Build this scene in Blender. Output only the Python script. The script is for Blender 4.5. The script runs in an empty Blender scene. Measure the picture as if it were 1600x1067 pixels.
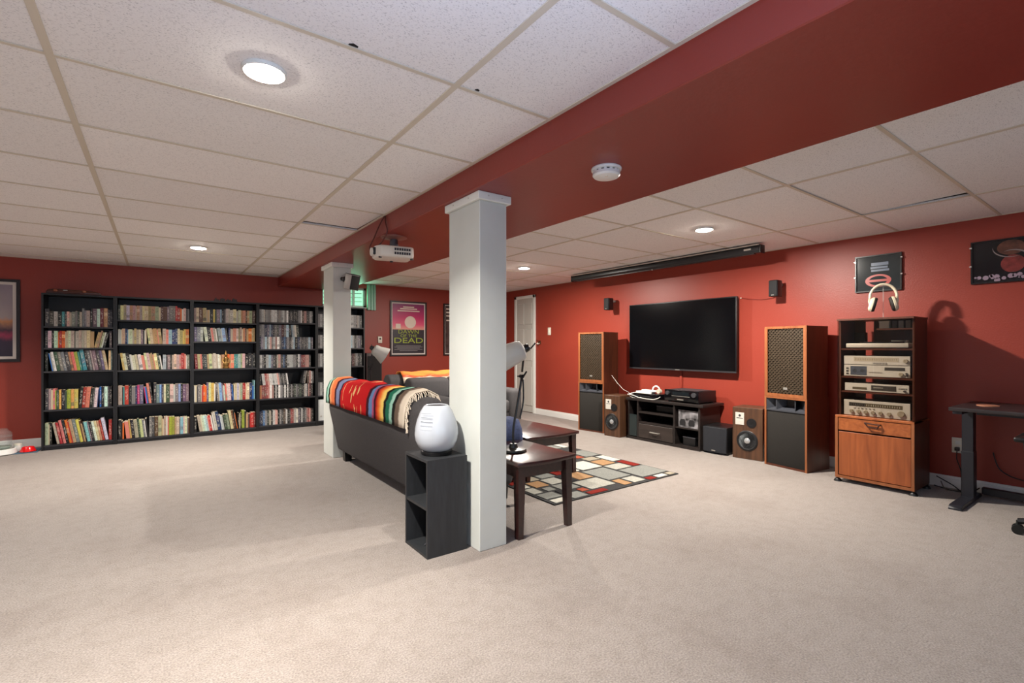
import bpy, bmesh, math, random
from mathutils import Vector, Matrix
random.seed(7)
S = bpy.context.scene
C = S.collection
PI = math.pi
def R(a): return math.radians(a)

# ------------------------------------------------------------------ camera, world, lights, exposure
CAMH = 1.125
CE = 2.104            # ceiling
WX, BY = 5.10, 7.55   # right wall, back wall
LX, RY = -3.4, -2.4   # left wall, rear wall (behind the camera)
cam = bpy.data.cameras.new('camera'); co = bpy.data.objects.new('camera', cam); C.objects.link(co)
co.location = (0, 0, CAMH); co.rotation_euler = (R(90), 0, R(-36))
cam.sensor_width = 36; cam.lens = 760 / 1600 * 36; cam.shift_y = 7.5 / 1600
cam.clip_start = .02; cam.clip_end = 60
S.camera = co
S.view_settings.view_transform = 'Standard'; S.view_settings.look = 'None'
S.view_settings.gamma = 1; S.view_settings.use_curve_mapping = False
S.view_settings.exposure = 0.0
w = bpy.data.worlds.new('world'); S.world = w; w.use_nodes = True
w.node_tree.nodes['Background'].inputs[0].default_value = (.6, .75, 1, 1)
w.node_tree.nodes['Background'].inputs[1].default_value = 1.0

def area(name, loc, rot, sx, sy, power, col, shape='RECTANGLE', spread=180):
    l = bpy.data.lights.new(name, 'AREA'); l.shape = shape; l.size = sx; l.size_y = sy
    l.energy = power; l.color = col; l.spread = R(spread)
    o = bpy.data.objects.new(name, l); C.objects.link(o); o.location = loc; o.rotation_euler = rot
    return o
POT_W = 76
POTS = [(.305, 1.92, .9), (.32, 5.72, .85), (3.69, 2.345, 1.5), (3.69, 4.825, 1.35), (-2.1, 1.92, .6), (-2.1, 5.72, .5), (.305, -1.2, .1)]
WIN_W = 26
# daylight through the wide rear window (behind the camera) and the small back window
area('rear_window_daylight', (.6, RY + .06, 1.15), (R(90), 0, 0), 4.4, 1.5, WIN_W, (.62, .8, 1))
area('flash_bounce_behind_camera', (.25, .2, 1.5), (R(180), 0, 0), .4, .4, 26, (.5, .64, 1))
area('left_fill_light', (LX + .06, 2.6, 1.2), (R(90), 0, R(-90)), 4.0, 1.2, 3, (1, .95, .88))  # added weak warm fill from the unseen left side
area('back_window_daylight', (2.42, BY + .05, 1.86), (R(-90), 0, 0), .4, .18, 2.2, (.35, 1, .62))
for i, (x, y, k) in enumerate(POTS):
    area('recessed_lamp', (x, y, CE - .022), (0, 0, 0), .09, .09, POT_W * k, (1, .93, .84), 'DISK', 135 if x < 2 else 180)

# ------------------------------------------------------------------ materials
def lin(c):
    return tuple(((v / 12.92) if v <= .04045 else ((v + .055) / 1.055) ** 2.4) for v in [k / 255 for k in c])
MATS = {}
def nodes(m): return m.node_tree.nodes, m.node_tree.links
def mat(name, rgb, rough=.5, metal=0, var=0, vscale=8, bump=0, bscale=60, spec=.5, emit=None, es=0, alpha=None, coat=0, stretch=(1, 1, 1), dark=.6, detail=3):
    if name in MATS: return MATS[name]
    m = bpy.data.materials.new(name); m.use_nodes = True
    N, L = nodes(m); b = N['Principled BSDF']
    c = lin(rgb)
    b.inputs['Base Color'].default_value = (*c, 1); b.inputs['Roughness'].default_value = rough
    b.inputs['Metallic'].default_value = metal; b.inputs['Specular IOR Level'].default_value = spec
    b.inputs['Coat Weight'].default_value = coat
    tc = mp = None
    if var or bump:
        tc = N.new('ShaderNodeTexCoord'); mp = N.new('ShaderNodeMapping'); mp.inputs['Scale'].default_value = stretch
        L.new(tc.outputs['Object'], mp.inputs['Vector'])
    if var:
        n = N.new('ShaderNodeTexNoise'); n.inputs['Scale'].default_value = vscale; n.inputs['Detail'].default_value = detail
        L.new(mp.outputs[0], n.inputs['Vector'])
        r = N.new('ShaderNodeValToRGB'); r.color_ramp.elements[0].position = .3; r.color_ramp.elements[1].position = .7
        r.color_ramp.elements[0].color = (*[k * (1 - var) for k in c], 1); r.color_ramp.elements[1].color = (*[min(1, k * (1 + var * dark)) for k in c], 1)
        L.new(n.outputs['Fac'], r.inputs[0]); L.new(r.outputs[0], b.inputs['Base Color'])
    if bump:
        n2 = N.new('ShaderNodeTexNoise'); n2.inputs['Scale'].default_value = bscale; n2.inputs['Detail'].default_value = 4
        L.new(mp.outputs[0], n2.inputs['Vector'])
        bp = N.new('ShaderNodeBump'); bp.inputs['Strength'].default_value = bump; bp.inputs['Distance'].default_value = .004
        L.new(n2.outputs['Fac'], bp.inputs['Height']); L.new(bp.outputs[0], b.inputs['Normal'])
    if emit: b.inputs['Emission Color'].default_value = (*lin(emit), 1); b.inputs['Emission Strength'].default_value = es
    MATS[name] = m; return m
def wood(name, a, b_, rough=.4, axis=2, sc=14, coat=0):
    if name in MATS: return MATS[name]
    m = bpy.data.materials.new(name); m.use_nodes = True
    N, L = nodes(m); b = N['Principled BSDF']; b.inputs['Roughness'].default_value = rough; b.inputs['Coat Weight'].default_value = coat
    tc = N.new('ShaderNodeTexCoord'); mp = N.new('ShaderNodeMapping')
    s = [sc, sc, sc]; s[axis] = sc * .07; mp.inputs['Scale'].default_value = s
    n = N.new('ShaderNodeTexNoise'); n.inputs['Scale'].default_value = 2.2; n.inputs['Detail'].default_value = 6; n.inputs['Distortion'].default_value = .6
    r = N.new('ShaderNodeValToRGB'); r.color_ramp.elements[0].position = .32; r.color_ramp.elements[1].position = .68
    r.color_ramp.elements[0].color = (*lin(a), 1); r.color_ramp.elements[1].color = (*lin(b_), 1)
    L.new(tc.outputs['Object'], mp.inputs[0]); L.new(mp.outputs[0], n.inputs['Vector']); L.new(n.outputs['Fac'], r.inputs[0]); L.new(r.outputs[0], b.inputs['Base Color'])
    MATS[name] = m; return m
def glassy(name, rgb, transp=.6, rough=.05, tint=None):
    if name in MATS: return MATS[name]
    m = bpy.data.materials.new(name); m.use_nodes = True
    N, L = nodes(m); b = N['Principled BSDF']; b.inputs['Base Color'].default_value = (*lin(rgb), 1); b.inputs['Roughness'].default_value = rough
    t = N.new('ShaderNodeBsdfTransparent'); t.inputs[0].default_value = (*lin(rgb), 1) if transp < .8 else (*(tint or (.93, .95, .95)), 1)
    mx = N.new('ShaderNodeMixShader'); mx.inputs[0].default_value = transp
    L.new(b.outputs[0], mx.inputs[1]); L.new(t.outputs[0], mx.inputs[2]); L.new(mx.outputs[0], N['Material Output'].inputs[0])
    MATS[name] = m; return m
def ramp_mat(name, stops, axis=2, rough=.5, noise=0, nscale=6, interp='LINEAR', coords='Generated', spec=.5):
    m = bpy.data.materials.new(name); m.use_nodes = True
    N, L = nodes(m); b = N['Principled BSDF']; b.inputs['Roughness'].default_value = rough; b.inputs['Specular IOR Level'].default_value = spec
    tc = N.new('ShaderNodeTexCoord'); sp = N.new('ShaderNodeSeparateXYZ'); L.new(tc.outputs[coords], sp.inputs[0])
    src = sp.outputs[axis]
    if noise:
        n = N.new('ShaderNodeTexNoise'); n.inputs['Scale'].default_value = nscale; n.inputs['Detail'].default_value = 5
        L.new(tc.outputs[coords], n.inputs['Vector'])
        ma = N.new('ShaderNodeMath'); ma.operation = 'MULTIPLY_ADD'; ma.inputs[1].default_value = noise; L.new(n.outputs['Fac'], ma.inputs[0]); L.new(src, ma.inputs[2])
        mb = N.new('ShaderNodeMath'); mb.operation = 'SUBTRACT'; mb.inputs[1].default_value = noise / 2; L.new(ma.outputs[0], mb.inputs[0]); src = mb.outputs[0]
    r = N.new('ShaderNodeValToRGB'); cr = r.color_ramp; cr.interpolation = interp
    while len(cr.elements) > 1: cr.elements.remove(cr.elements[-1])
    cr.elements[0].position = stops[0][0]; cr.elements[0].color = (*lin(stops[0][1]), 1)
    for p, c in stops[1:]:
        e = cr.elements.new(p); e.color = (*lin(c), 1)
    L.new(src, r.inputs[0]); L.new(r.outputs[0], b.inputs['Base Color'])
    return m

def wall_mat():
    m = mat('red_wall_paint', (147, 57, 43), .42, var=.05, vscale=1.5, bump=.25, bscale=90, spec=.4)
    return m
def carpet_mat():
    m = bpy.data.materials.new('beige_carpet'); m.use_nodes = True
    N, L = nodes(m); b = N['Principled BSDF']; b.inputs['Roughness'].default_value = .95; b.inputs['Specular IOR Level'].default_value = .15
    b.inputs['Sheen Weight'].default_value = .25
    tc = N.new('ShaderNodeTexCoord')
    def noise(s, d): 
        n = N.new('ShaderNodeTexNoise'); n.inputs['Scale'].default_value = s; n.inputs['Detail'].default_value = d; L.new(tc.outputs['Object'], n.inputs['Vector']); return n.outputs['Fac']
    def ramp(f, p0, c0, p1, c1):
        r = N.new('ShaderNodeValToRGB'); e = r.color_ramp.elements; e[0].position = p0; e[1].position = p1; e[0].color = (*c0, 1); e[1].color = (*c1, 1); L.new(f, r.inputs[0]); return r.outputs[0]
    fine = ramp(noise(150, 3), .3, lin((110, 102, 96)), .7, lin((151, 142, 135)))
    mid = ramp(noise(16, 8), .34, (.90, .89, .88), .56, (1, 1, 1))
    big = ramp(noise(1.6, 8), .34, (.90, .88, .87), .5, (1, 1, 1))
    def mul(a, c_):
        x = N.new('ShaderNodeMix'); x.data_type = 'RGBA'; x.blend_type = 'MULTIPLY'; x.inputs[0].default_value = 1; L.new(a, x.inputs[6]); L.new(c_, x.inputs[7]); return x.outputs[2]
    L.new(mul(mul(fine, mid), big), b.inputs['Base Color'])
    bp = N.new('ShaderNodeBump'); bp.inputs['Strength'].default_value = .7; bp.inputs['Distance'].default_value = .006
    L.new(noise(140, 4), bp.inputs['Height']); L.new(bp.outputs[0], b.inputs['Normal'])
    return m
def tile_mat():
    m = bpy.data.materials.new('fissured_ceiling_tile'); m.use_nodes = True
    N, L = nodes(m); b = N['Principled BSDF']; b.inputs['Roughness'].default_value = .9; b.inputs['Specular IOR Level'].default_value = .2
    tc = N.new('ShaderNodeTexCoord'); oi = N.new('ShaderNodeObjectInfo')
    mp = N.new('ShaderNodeMapping'); mp.inputs['Scale'].default_value = (1, 1.8, 1); L.new(tc.outputs['Object'], mp.inputs[0])
    n = N.new('ShaderNodeTexNoise'); n.inputs['Scale'].default_value = 140; n.inputs['Detail'].default_value = 2; L.new(mp.outputs[0], n.inputs['Vector'])
    r = N.new('ShaderNodeValToRGB'); e = r.color_ramp.elements; e[0].position = .32; e[1].position = .42
    e[0].color = (*lin((206, 203, 202)), 1); e[1].color = (*lin((244, 241, 239)), 1); L.new(n.outputs['Fac'], r.inputs[0])
    v = N.new('ShaderNodeMapRange'); v.inputs[3].default_value = .93; v.inputs[4].default_value = 1.0; L.new(oi.outputs['Random'], v.inputs[0])
    x = N.new('ShaderNodeMix'); x.data_type = 'RGBA'; x.blend_type = 'MULTIPLY'; x.inputs[0].default_value = 1; L.new(r.outputs[0], x.inputs[6]); L.new(v.outputs[0], x.inputs[7])
    L.new(x.outputs[2], b.inputs['Base Color'])
    bp = N.new('ShaderNodeBump'); bp.inputs['Strength'].default_value = .5; bp.inputs['Distance'].default_value = .003; L.new(n.outputs['Fac'], bp.inputs['Height']); L.new(bp.outputs[0], b.inputs['Normal'])
    return m
def book_mat():
    m = bpy.data.materials.new('book_cover'); m.use_nodes = True
    N, L = nodes(m); b = N['Principled BSDF']; b.inputs['Roughness'].default_value = .45
    oi = N.new('ShaderNodeObjectInfo'); tc = N.new('ShaderNodeTexCoord'); sp = N.new('ShaderNodeSeparateXYZ'); L.new(tc.outputs['Generated'], sp.inputs[0])
    def mth(op, a, bb=None, c_=None):
        k = N.new('ShaderNodeMath'); k.operation = op
        for i, v in enumerate((a, bb, c_)):
            if v is None: continue
            if isinstance(v, (int, float)): k.inputs[i].default_value = v
            else: L.new(v, k.inputs[i])
        return k.outputs[0]
    rnd = oi.outputs['Random']
    r2 = mth('FRACT', mth('MULTIPLY', rnd, 37.3)); r3 = mth('FRACT', mth('MULTIPLY', rnd, 91.7))
    # lettering-like marks printed down the spine
    wv = N.new('ShaderNodeTexNoise'); wv.noise_dimensions = '4D'; wv.inputs['Scale'].default_value = 1; wv.inputs['Detail'].default_value = 1
    mp = N.new('ShaderNodeMapping'); mp.inputs['Scale'].default_value = (2.2, .1, 15); L.new(tc.outputs['Generated'], mp.inputs[0]); L.new(mp.outputs[0], wv.inputs['Vector']); L.new(mth('MULTIPLY', rnd, 60), wv.inputs['W'])
    ink = mth('GREATER_THAN', wv.outputs['Fac'], .54)
    zin = mth('MULTIPLY', mth('GREATER_THAN', sp.outputs[2], .16), mth('LESS_THAN', sp.outputs[2], .86))
    xin = mth('LESS_THAN', mth('ABSOLUTE', mth('SUBTRACT', sp.outputs[0], .5)), .3)
    spine = mth('LESS_THAN', sp.outputs[1], .03)
    marks = mth('MULTIPLY', mth('MULTIPLY', ink, zin), mth('MULTIPLY', xin, spine))
    marks = mth('MULTIPLY', marks, .42)
    # a label block of another tone on some spines
    lo = mth('MULTIPLY_ADD', r2, .5, .1); hi = mth('ADD', lo, .2)
    blk = mth('MULTIPLY', mth('MULTIPLY', mth('GREATER_THAN', sp.outputs[2], lo), mth('LESS_THAN', sp.outputs[2], hi)), mth('MULTIPLY', mth('GREATER_THAN', r3, .6), spine))
    lum = N.new('ShaderNodeRGBToBW'); L.new(oi.outputs['Color'], lum.inputs[0])
    isl = mth('GREATER_THAN', lum.outputs[0], .18)
    inkc = N.new('ShaderNodeMix'); inkc.data_type = 'RGBA'; inkc.inputs[6].default_value = (.62, .58, .5, 1); inkc.inputs[7].default_value = (.05, .035, .03, 1); L.new(isl, inkc.inputs[0])
    hs = N.new('ShaderNodeHueSaturation'); hs.inputs['Saturation'].default_value = .8; L.new(oi.outputs['Color'], hs.inputs['Color']); L.new(mth('MULTIPLY_ADD', r2, 1.1, .35), hs.inputs['Value']); L.new(mth('MULTIPLY_ADD', r3, .08, .46), hs.inputs['Hue'])
    x1 = N.new('ShaderNodeMix'); x1.data_type = 'RGBA'; L.new(blk, x1.inputs[0]); L.new(oi.outputs['Color'], x1.inputs[6]); L.new(hs.outputs[0], x1.inputs[7])
    x2 = N.new('ShaderNodeMix'); x2.data_type = 'RGBA'; L.new(marks, x2.inputs[0]); L.new(x1.outputs[2], x2.inputs[6]); L.new(inkc.outputs[2], x2.inputs[7])
    L.new(x2.outputs[2], b.inputs['Base Color'])
    return m

M_wall = wall_mat(); M_carpet = carpet_mat(); M_tile = tile_mat(); M_book = book_mat()
M_pages = mat('book_pages', (222, 208, 180), .9)
M_tee = mat('ceiling_grid_metal', (208, 198, 180), .5)
M_white = mat('white_trim_paint', (226, 228, 222), .45, var=.03, vscale=4)
M_base = mat('white_baseboard', (225, 224, 220), .45)
M_column = mat('white_column_paint', (198, 202, 197), .5, var=.04, vscale=5, bump=.05, bscale=50)
M_bcase = mat('black_bookcase_laminate', (13, 13, 16), .45, var=.15, vscale=20, stretch=(1, 1, .1))
M_edge = mat('grey_worn_edge', (88, 88, 92), .5)
M_black = mat('black_plastic', (16, 16, 18), .4)
M_gloss = mat('black_gloss', (10, 10, 13), .12)
M_steel = mat('brushed_steel', (200, 198, 190), .35, .8)
M_silver = mat('champagne_metal', (200, 198, 188), .42)
M_darkgrey = mat('dark_grey_plastic', (52, 52, 56), .5)
M_teak = wood('teak_veneer', (120, 60, 28), (152, 82, 42), .38, 2, 12)
M_teakh = wood('teak_veneer_horizontal', (128, 66, 30), (160, 90, 46), .38, 1, 12)
M_walnut = wood('walnut_veneer', (56, 36, 24), (88, 58, 38), .45, 2, 14)
M_teakd = wood('dark_shaded_teak', (66, 32, 19), (88, 44, 26), .42, 2, 12)  # darker teak copy, shade on the cabinet sides put into its colour
M_expresso = wood('espresso_table_wood', (34, 16, 16), (52, 26, 24), .28, 1, 16, coat=.3)
M_stand = wood('dark_espresso_board', (24, 19, 18), (36, 29, 27), .45, 1, 16)
M_sofa = mat('charcoal_sofa_fabric', (72, 70, 71), .9, var=.18, vscale=120, bump=.4, bscale=200, spec=.2)
M_grille = mat('brown_grille_cloth', (62, 54, 44), .85, var=.35, vscale=160, bump=.3, bscale=220)
M_cream = mat('cream_plastic', (226, 220, 204), .45)

# ------------------------------------------------------------------ mesh helpers
class MB:
    def __init__(s): s.v = []; s.f = []; s.mi = []
    def add(s, verts, faces, mi=0):
        o = len(s.v); s.v += [Vector(p) for p in verts]
        for f in faces: s.f.append([o + i for i in f]); s.mi.append(mi)
        return s
    def addbm(s, bm, mi=0):
        bm.verts.ensure_lookup_table(); bm.verts.index_update()
        s.add([v.co.copy() for v in bm.verts], [[v.index for v in f.verts] for f in bm.faces], mi); bm.free(); return s
    def box(s, x0, x1, y0, y1, z0, z1, bev=0, seg=2, mi=0, M=None):
        x0, x1 = sorted((x0, x1)); y0, y1 = sorted((y0, y1)); z0, z1 = sorted((z0, z1))
        P = [(x0, y0, z0), (x1, y0, z0), (x1, y1, z0), (x0, y1, z0), (x0, y0, z1), (x1, y0, z1), (x1, y1, z1), (x0, y1, z1)]
        F = [(3, 2, 1, 0), (4, 5, 6, 7), (0, 1, 5, 4), (1, 2, 6, 5), (2, 3, 7, 6), (3, 0, 4, 7)]
        if M: P = [M @ Vector(p) for p in P]
        if not bev: return s.add(P, F, mi)
        bm = bmesh.new(); vs = [bm.verts.new(p) for p in P]
        for f in F: bm.faces.new([vs[i] for i in f])
        bmesh.ops.bevel(bm, geom=bm.edges[:], offset=bev, segments=seg, affect='EDGES', profile=.5)
        return s.addbm(bm, mi)
    def prism(s, pts, axis, a0, a1, bev=0, seg=2, mi=0):
        # pts: 2D outline in the two other axes (x,y order kept); axis 0,1,2
        def mk(p, a):
            q = list(p); q.insert(axis, a); return Vector(q)
        bm = bmesh.new(); A = [bm.verts.new(mk(p, a0)) for p in pts]; B = [bm.verts.new(mk(p, a1)) for p in pts]; n = len(pts)
        bm.faces.new(A[::-1]); bm.faces.new(B)
        for i in range(n): bm.faces.new((A[i], A[(i + 1) % n], B[(i + 1) % n], B[i]))
        bmesh.ops.recalc_face_normals(bm, faces=bm.faces[:])
        if bev: bmesh.ops.bevel(bm, geom=bm.edges[:], offset=bev, segments=seg, affect='EDGES', profile=.5)
        return s.addbm(bm, mi)
    def cyl(s, p0, p1, r0, r1=None, n=16, mi=0, cap=True):
        p0, p1 = Vector(p0), Vector(p1); r1 = r0 if r1 is None else r1
        d = (p1 - p0).normalized(); u = d.orthogonal().normalized(); v = d.cross(u)
        P = []
        for p, r in ((p0, r0), (p1, r1)):
            for i in range(n):
                a = 2 * PI * i / n; P.append(p + (u * math.cos(a) + v * math.sin(a)) * r)
        F = [(i, (i + 1) % n, n + (i + 1) % n, n + i) for i in range(n)]
        if cap: F += [tuple(range(n))[::-1], tuple(range(n, 2 * n))]
        return s.add(P, F, mi)
    def tube(s, pts, r, n=8, mi=0):
        pts = [Vector(p) for p in pts]; rs = r if isinstance(r, (list, tuple)) else [r] * len(pts)
        P = []; prev = None
        for i, p in enumerate(pts):
            t = (pts[min(i + 1, len(pts) - 1)] - pts[max(i - 1, 0)]).normalized()
            u = t.orthogonal().normalized() if prev is None else (prev - t * prev.dot(t)).normalized()
            prev = u; v = t.cross(u)
            for k in range(n):
                a = 2 * PI * k / n; P.append(p + (u * math.cos(a) + v * math.sin(a)) * rs[i])
        F = []
        for i in range(len(pts) - 1):
            for k in range(n): F.append((i * n + k, i * n + (k + 1) % n, (i + 1) * n + (k + 1) % n, (i + 1) * n + k))
        F += [tuple(range(n))[::-1], tuple(range((len(pts) - 1) * n, len(pts) * n))]
        return s.add(P, F, mi)
    def lathe(s, prof, c=(0, 0, 0), n=24, mi=0, M=None):
        # prof: list of (r, z)
        P = []; c = Vector(c)
        for r, z in prof:
            for k in range(n):
                a = 2 * PI * k / n; q = Vector((r * math.cos(a), r * math.sin(a), z))
                P.append((M @ q if M else q) + c)
        F = []
        for i in range(len(prof) - 1):
            for k in range(n): F.append((i * n + k, i * n + (k + 1) % n, (i + 1) * n + (k + 1) % n, (i + 1) * n + k))
        if prof[0][0] > 1e-6: F.append(tuple(range(n))[::-1])
        if prof[-1][0] > 1e-6: F.append(tuple(range((len(prof) - 1) * n, len(prof) * n)))
        return s.add(P, F, mi)
    def ball(s, c, r, n=14, m=8, sc=(1, 1, 1), mi=0):
        prof = [(max(1e-7, r * math.sin(PI * i / m)), -r * math.cos(PI * i / m)) for i in range(m + 1)]
        return s.lathe(prof, c, n, mi, Matrix.Diagonal((*sc,)))
    def build(s, name, m, parent=None, smooth=None, world=True):
        me = bpy.data.meshes.new(name)
        V = s.v
        if parent is not None and world and parent.name in XF: inv = XF[parent.name].inverted(); V = [inv @ p for p in V]
        me.from_pydata([tuple(p) for p in V], [], s.f)
        ms = m if isinstance(m, (list, tuple)) else [m]
        for k in ms: me.materials.append(k)
        if len(ms) > 1: me.polygons.foreach_set('material_index', s.mi)
        o = bpy.data.objects.new(name, me); C.objects.link(o)
        if smooth is None: smooth = 35
        if smooth:
            me.polygons.foreach_set('use_smooth', [True] * len(me.polygons)); me.set_sharp_from_angle(angle=R(smooth))
        if parent is not None:
            o.parent = parent
            XF[o.name] = XF.get(parent.name, Matrix.Identity(4))
        me.validate(); me.update()
        return o
XF = {}
def tag(o, label, cat, group=None, kind=None):
    o['label'] = label; o['category'] = cat
    if group: o['group'] = group
    if kind: o['kind'] = kind
    return o
def thing(name, label, cat, loc=(0, 0, 0), rz=0, group=None, kind=None):
    o = bpy.data.objects.new(name, None); C.objects.link(o); o.location = loc; o.rotation_euler = (0, 0, rz); o.empty_display_size = .1
    XF[o.name] = Matrix.Translation(loc) @ Matrix.Rotation(rz, 4, 'Z')
    return tag(o, label, cat, group, kind)
def copy_tree(o, loc=None, rz=None, label=None, parent=None):
    c = o.copy(); C.objects.link(c)
    if parent: c.parent = parent
    if loc is not None: c.location = loc
    if rz is not None: c.rotation_euler = (0, 0, rz)
    if label: c['label'] = label
    for ch in list(o.children): copy_tree(ch, parent=c)
    return c
def BX(name, m, parent, *a, **k):
    w_ = k.pop('world', True)
    return MB().box(*a, **k).build(name, m, parent, world=w_)
def text(name, body, size, m, parent, loc, rot, ext=.0005, sx=1, shear=0):
    cu = bpy.data.curves.new(name, 'FONT'); cu.body = body; cu.size = size; cu.align_x = 'CENTER'; cu.extrude = ext; cu.shear = shear
    cu.materials.append(m); o = bpy.data.objects.new(name, cu); C.objects.link(o)
    dg = bpy.context.evaluated_depsgraph_get(); me = bpy.data.meshes.new_from_object(o.evaluated_get(dg)); bpy.data.objects.remove(o); bpy.data.curves.remove(cu)
    o = bpy.data.objects.new(name, me); C.objects.link(o)
    o.parent = parent; o.location = loc; o.rotation_euler = rot; o.scale = (sx, 1, 1); return o

# ------------------------------------------------------------------ room shell
fl = MB().box(LX - .15, WX + .15, RY - .15, BY + .3, -.15, 0).build('floor', M_carpet, smooth=0); tag(fl, 'beige cut-pile carpet covering the whole basement floor', 'carpet', kind='structure')
# back wall with a small high window opening
WN = (1.98, 2.66, 1.735, 2.04)
wb = MB(); T = .16
wb.box(LX - .15, WN[0], BY, BY + T, 0, CE + .25); wb.box(WN[1], WX + .15, BY, BY + T, 0, CE + .25)
wb.box(WN[0], WN[1], BY, BY + T, 0, WN[2]); wb.box(WN[0], WN[1], BY, BY + T, WN[3], CE + .25)
o = wb.build('wall_back', M_wall, smooth=0); tag(o, 'red painted back wall behind the bookcases and poster', 'wall', kind='structure')
o = MB().box(WX, WX + .15, RY - .15, BY + .16, 0, CE + .25).build('wall_right', M_wall, smooth=0); tag(o, 'red painted wall carrying the television', 'wall', kind='structure')
wl = MB()
wl.box(LX - .15, LX, RY - .15, .4, 0, CE + .25); wl.box(LX - .15, LX, 4.8, BY + .16, 0, CE + .25); wl.box(LX - .15, LX, .4, 4.8, 0, .5); wl.box(LX - .15, LX, .4, 4.8, 1.9, CE + .25)
o = wl.build('wall_left', M_wall, smooth=0); tag(o, 'red painted left wall with an added window opening', 'wall', kind='structure')
wr = MB()
wr.box(LX - .15, -1.8, RY - .15, RY, 0, CE + .25); wr.box(3.0, WX + .15, RY - .15, RY, 0, CE + .25); wr.box(-1.8, 3.0, RY - .15, RY, 0, .3); wr.box(-1.8, 3.0, RY - .15, RY, 1.95, CE + .25)
o = wr.build('wall_rear', M_wall, smooth=0); tag(o, 'red painted rear wall with a wide window behind the camera', 'wall', kind='structure')
M_pane = glassy('window_glass', (235, 242, 245), .9)
def window(name, label, axis, a0, a1, z0, z1, at, th, nm):
    r = thing(name, label, 'window', (0, 0, 0), kind='structure')
    f = MB(); t = .05
    def bx(u0, u1, w0, w1, d0, d1):
        if axis == 0: f.box(u0, u1, d0, d1, w0, w1)
        else: f.box(d0, d1, u0, u1, w0, w1)
    bx(a0, a1, z0, z0 + t, at, at + th); bx(a0, a1, z1 - t, z1, at, at + th); bx(a0, a0 + t, z0, z1, at, at + th); bx(a1 - t, a1, z0, z1, at, at + th)
    for i in range(1, nm): c = a0 + (a1 - a0) * i / nm; bx(c - .03, c + .03, z0, z1, at, at + th)
    f.build('window_frame', M_white, r)
    f = MB(); bx(a0 + t, a1 - t, z0 + t, z1 - t, at + th * .45, at + th * .55); f.build('pane', M_pane, r)
window('window_2', 'wide white framed window in the rear wall', 0, -1.8, 3.0, .3, 1.95, RY - .12, .08, 4)
window('added_left_window', 'wide white framed window added in the unseen left wall', 1, .4, 4.8, .5, 1.9, LX - .12, .08, 4)  # made-up window, added to go with the left fill lamp

# ceiling: plaster deck, grid tees and single tiles
ce = MB().box(LX - .15, WX + .15, RY - .15, BY + .3, CE + .13, CE + .28).build('ceiling', mat('deck_above_tiles', (60, 55, 50), .9)); tag(ce, 'suspended ceiling of speckled white tiles in a beige metal grid', 'ceiling', kind='structure')
BX0, BX1, BZ = 1.375, 2.235, 1.972
TH = .012     # half width of a tee
lxs = [LX, -2.703, -1.50, -.297, .906, BX0]; lys = [RY] + [2.235 + .63 * j for j in range(-7, 9) if 2.235 + .63 * j < BY - .05] + [BY]
rxs = [BX1, 3.10, 4.275, WX]; rys = [RY] + [.795 + .62 * j for j in range(-5, 11) if .795 + .62 * j < BY - .05] + [BY]
def tee(mb, x0, x1, y0, y1): mb.box(x0, x1, y0, y1, CE, CE + .004); 
tm = {}
def tile(x0, x1, y0, y1, tilt=None):
    sx, sy = x1 - x0, y1 - y0
    key = (round(sx, 3), round(sy, 3))
    if key not in tm:
        mb = MB().box(-sx / 2 + .004, sx / 2 - .004, -sy / 2 + .004, sy / 2 - .004, .0045, .02, bev=.003, seg=1)
        tm[key] = mb.build('ceiling_tile', M_tile, ce, smooth=0); t = tm[key]
    else:
        t = tm[key].copy(); C.objects.link(t)
    t.location = ((x0 + x1) / 2, (y0 + y1) / 2, CE)
    if tilt: t.rotation_euler = tilt; t.location.z += .012; t.location.y += .02 if x0 > 2 else 0
for xs, ys in ((lxs, lys), (rxs, rys)):
    mb = MB()
    for x in xs[1:-1]: tee(mb, x - TH, x + TH, ys[0] + .018, ys[-1] - .018)
    mb.build('main_tee', M_tee, ce, smooth=0)
    mb = MB()
    for y in ys[1:-1]:
        for i in range(len(xs) - 1): tee(mb, xs[i] + (TH if i else .018), xs[i + 1] - (TH if i < len(xs) - 2 else .018), y - TH * .75, y + TH * .75)
    mb.build('cross_tee', M_tee, ce, smooth=0)
    mb = MB(); tee(mb, xs[0], xs[0] + .018, ys[0], ys[-1]); tee(mb, xs[-1] - .018, xs[-1], ys[0], ys[-1]); tee(mb, xs[0] + .018, xs[-1] - .018, ys[-1] - .018, ys[-1]); tee(mb, xs[0] + .018, xs[-1] - .018, ys[0], ys[0] + .018)
    mb.build('wall_angle', M_tee, ce, smooth=0)
    for i in range(len(xs) - 1):
        for j in range(len(ys) - 1):
            tl = None
            if xs is rxs and i == 1 and abs(ys[j] - .795) < .05: tl = (R(-1.6), 0, 0)
            if xs is lxs and i == 4 and abs(ys[j] - 3.495) < .05: tl = (R(.8), 0, 0)
            tile(xs[i], xs[i + 1], ys[j], ys[j + 1], tl)
# broken dark chips along the edges of two tiles
ch = MB()
for x, y, l, wd in ((.02, 1.59, .05, .012), (.085, 1.588, .02, .012), (.50, 1.59, .03, .01), (.98, 1.588, .018, .008)):
    ch.prism([(x, y), (x + l * .4, y - wd), (x + l, y - wd * .3), (x + l, y + .004), (x, y + .004)], 2, CE + .0025, CE + .0048)
ch.build('chipped_edge', mat('dark_void', (22, 20, 18), .9), ce, smooth=0)

# the boxed beam
o = MB().box(BX0, BX1, RY, BY, BZ, CE + .13, bev=.004, seg=1).build('ceiling_beam', mat('red_beam_paint', (134, 46, 35), .38, var=.05, vscale=2, bump=.15, bscale=60), smooth=0); tag(o, 'red boxed beam running across the ceiling to the back wall', 'beam', kind='structure')
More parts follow.
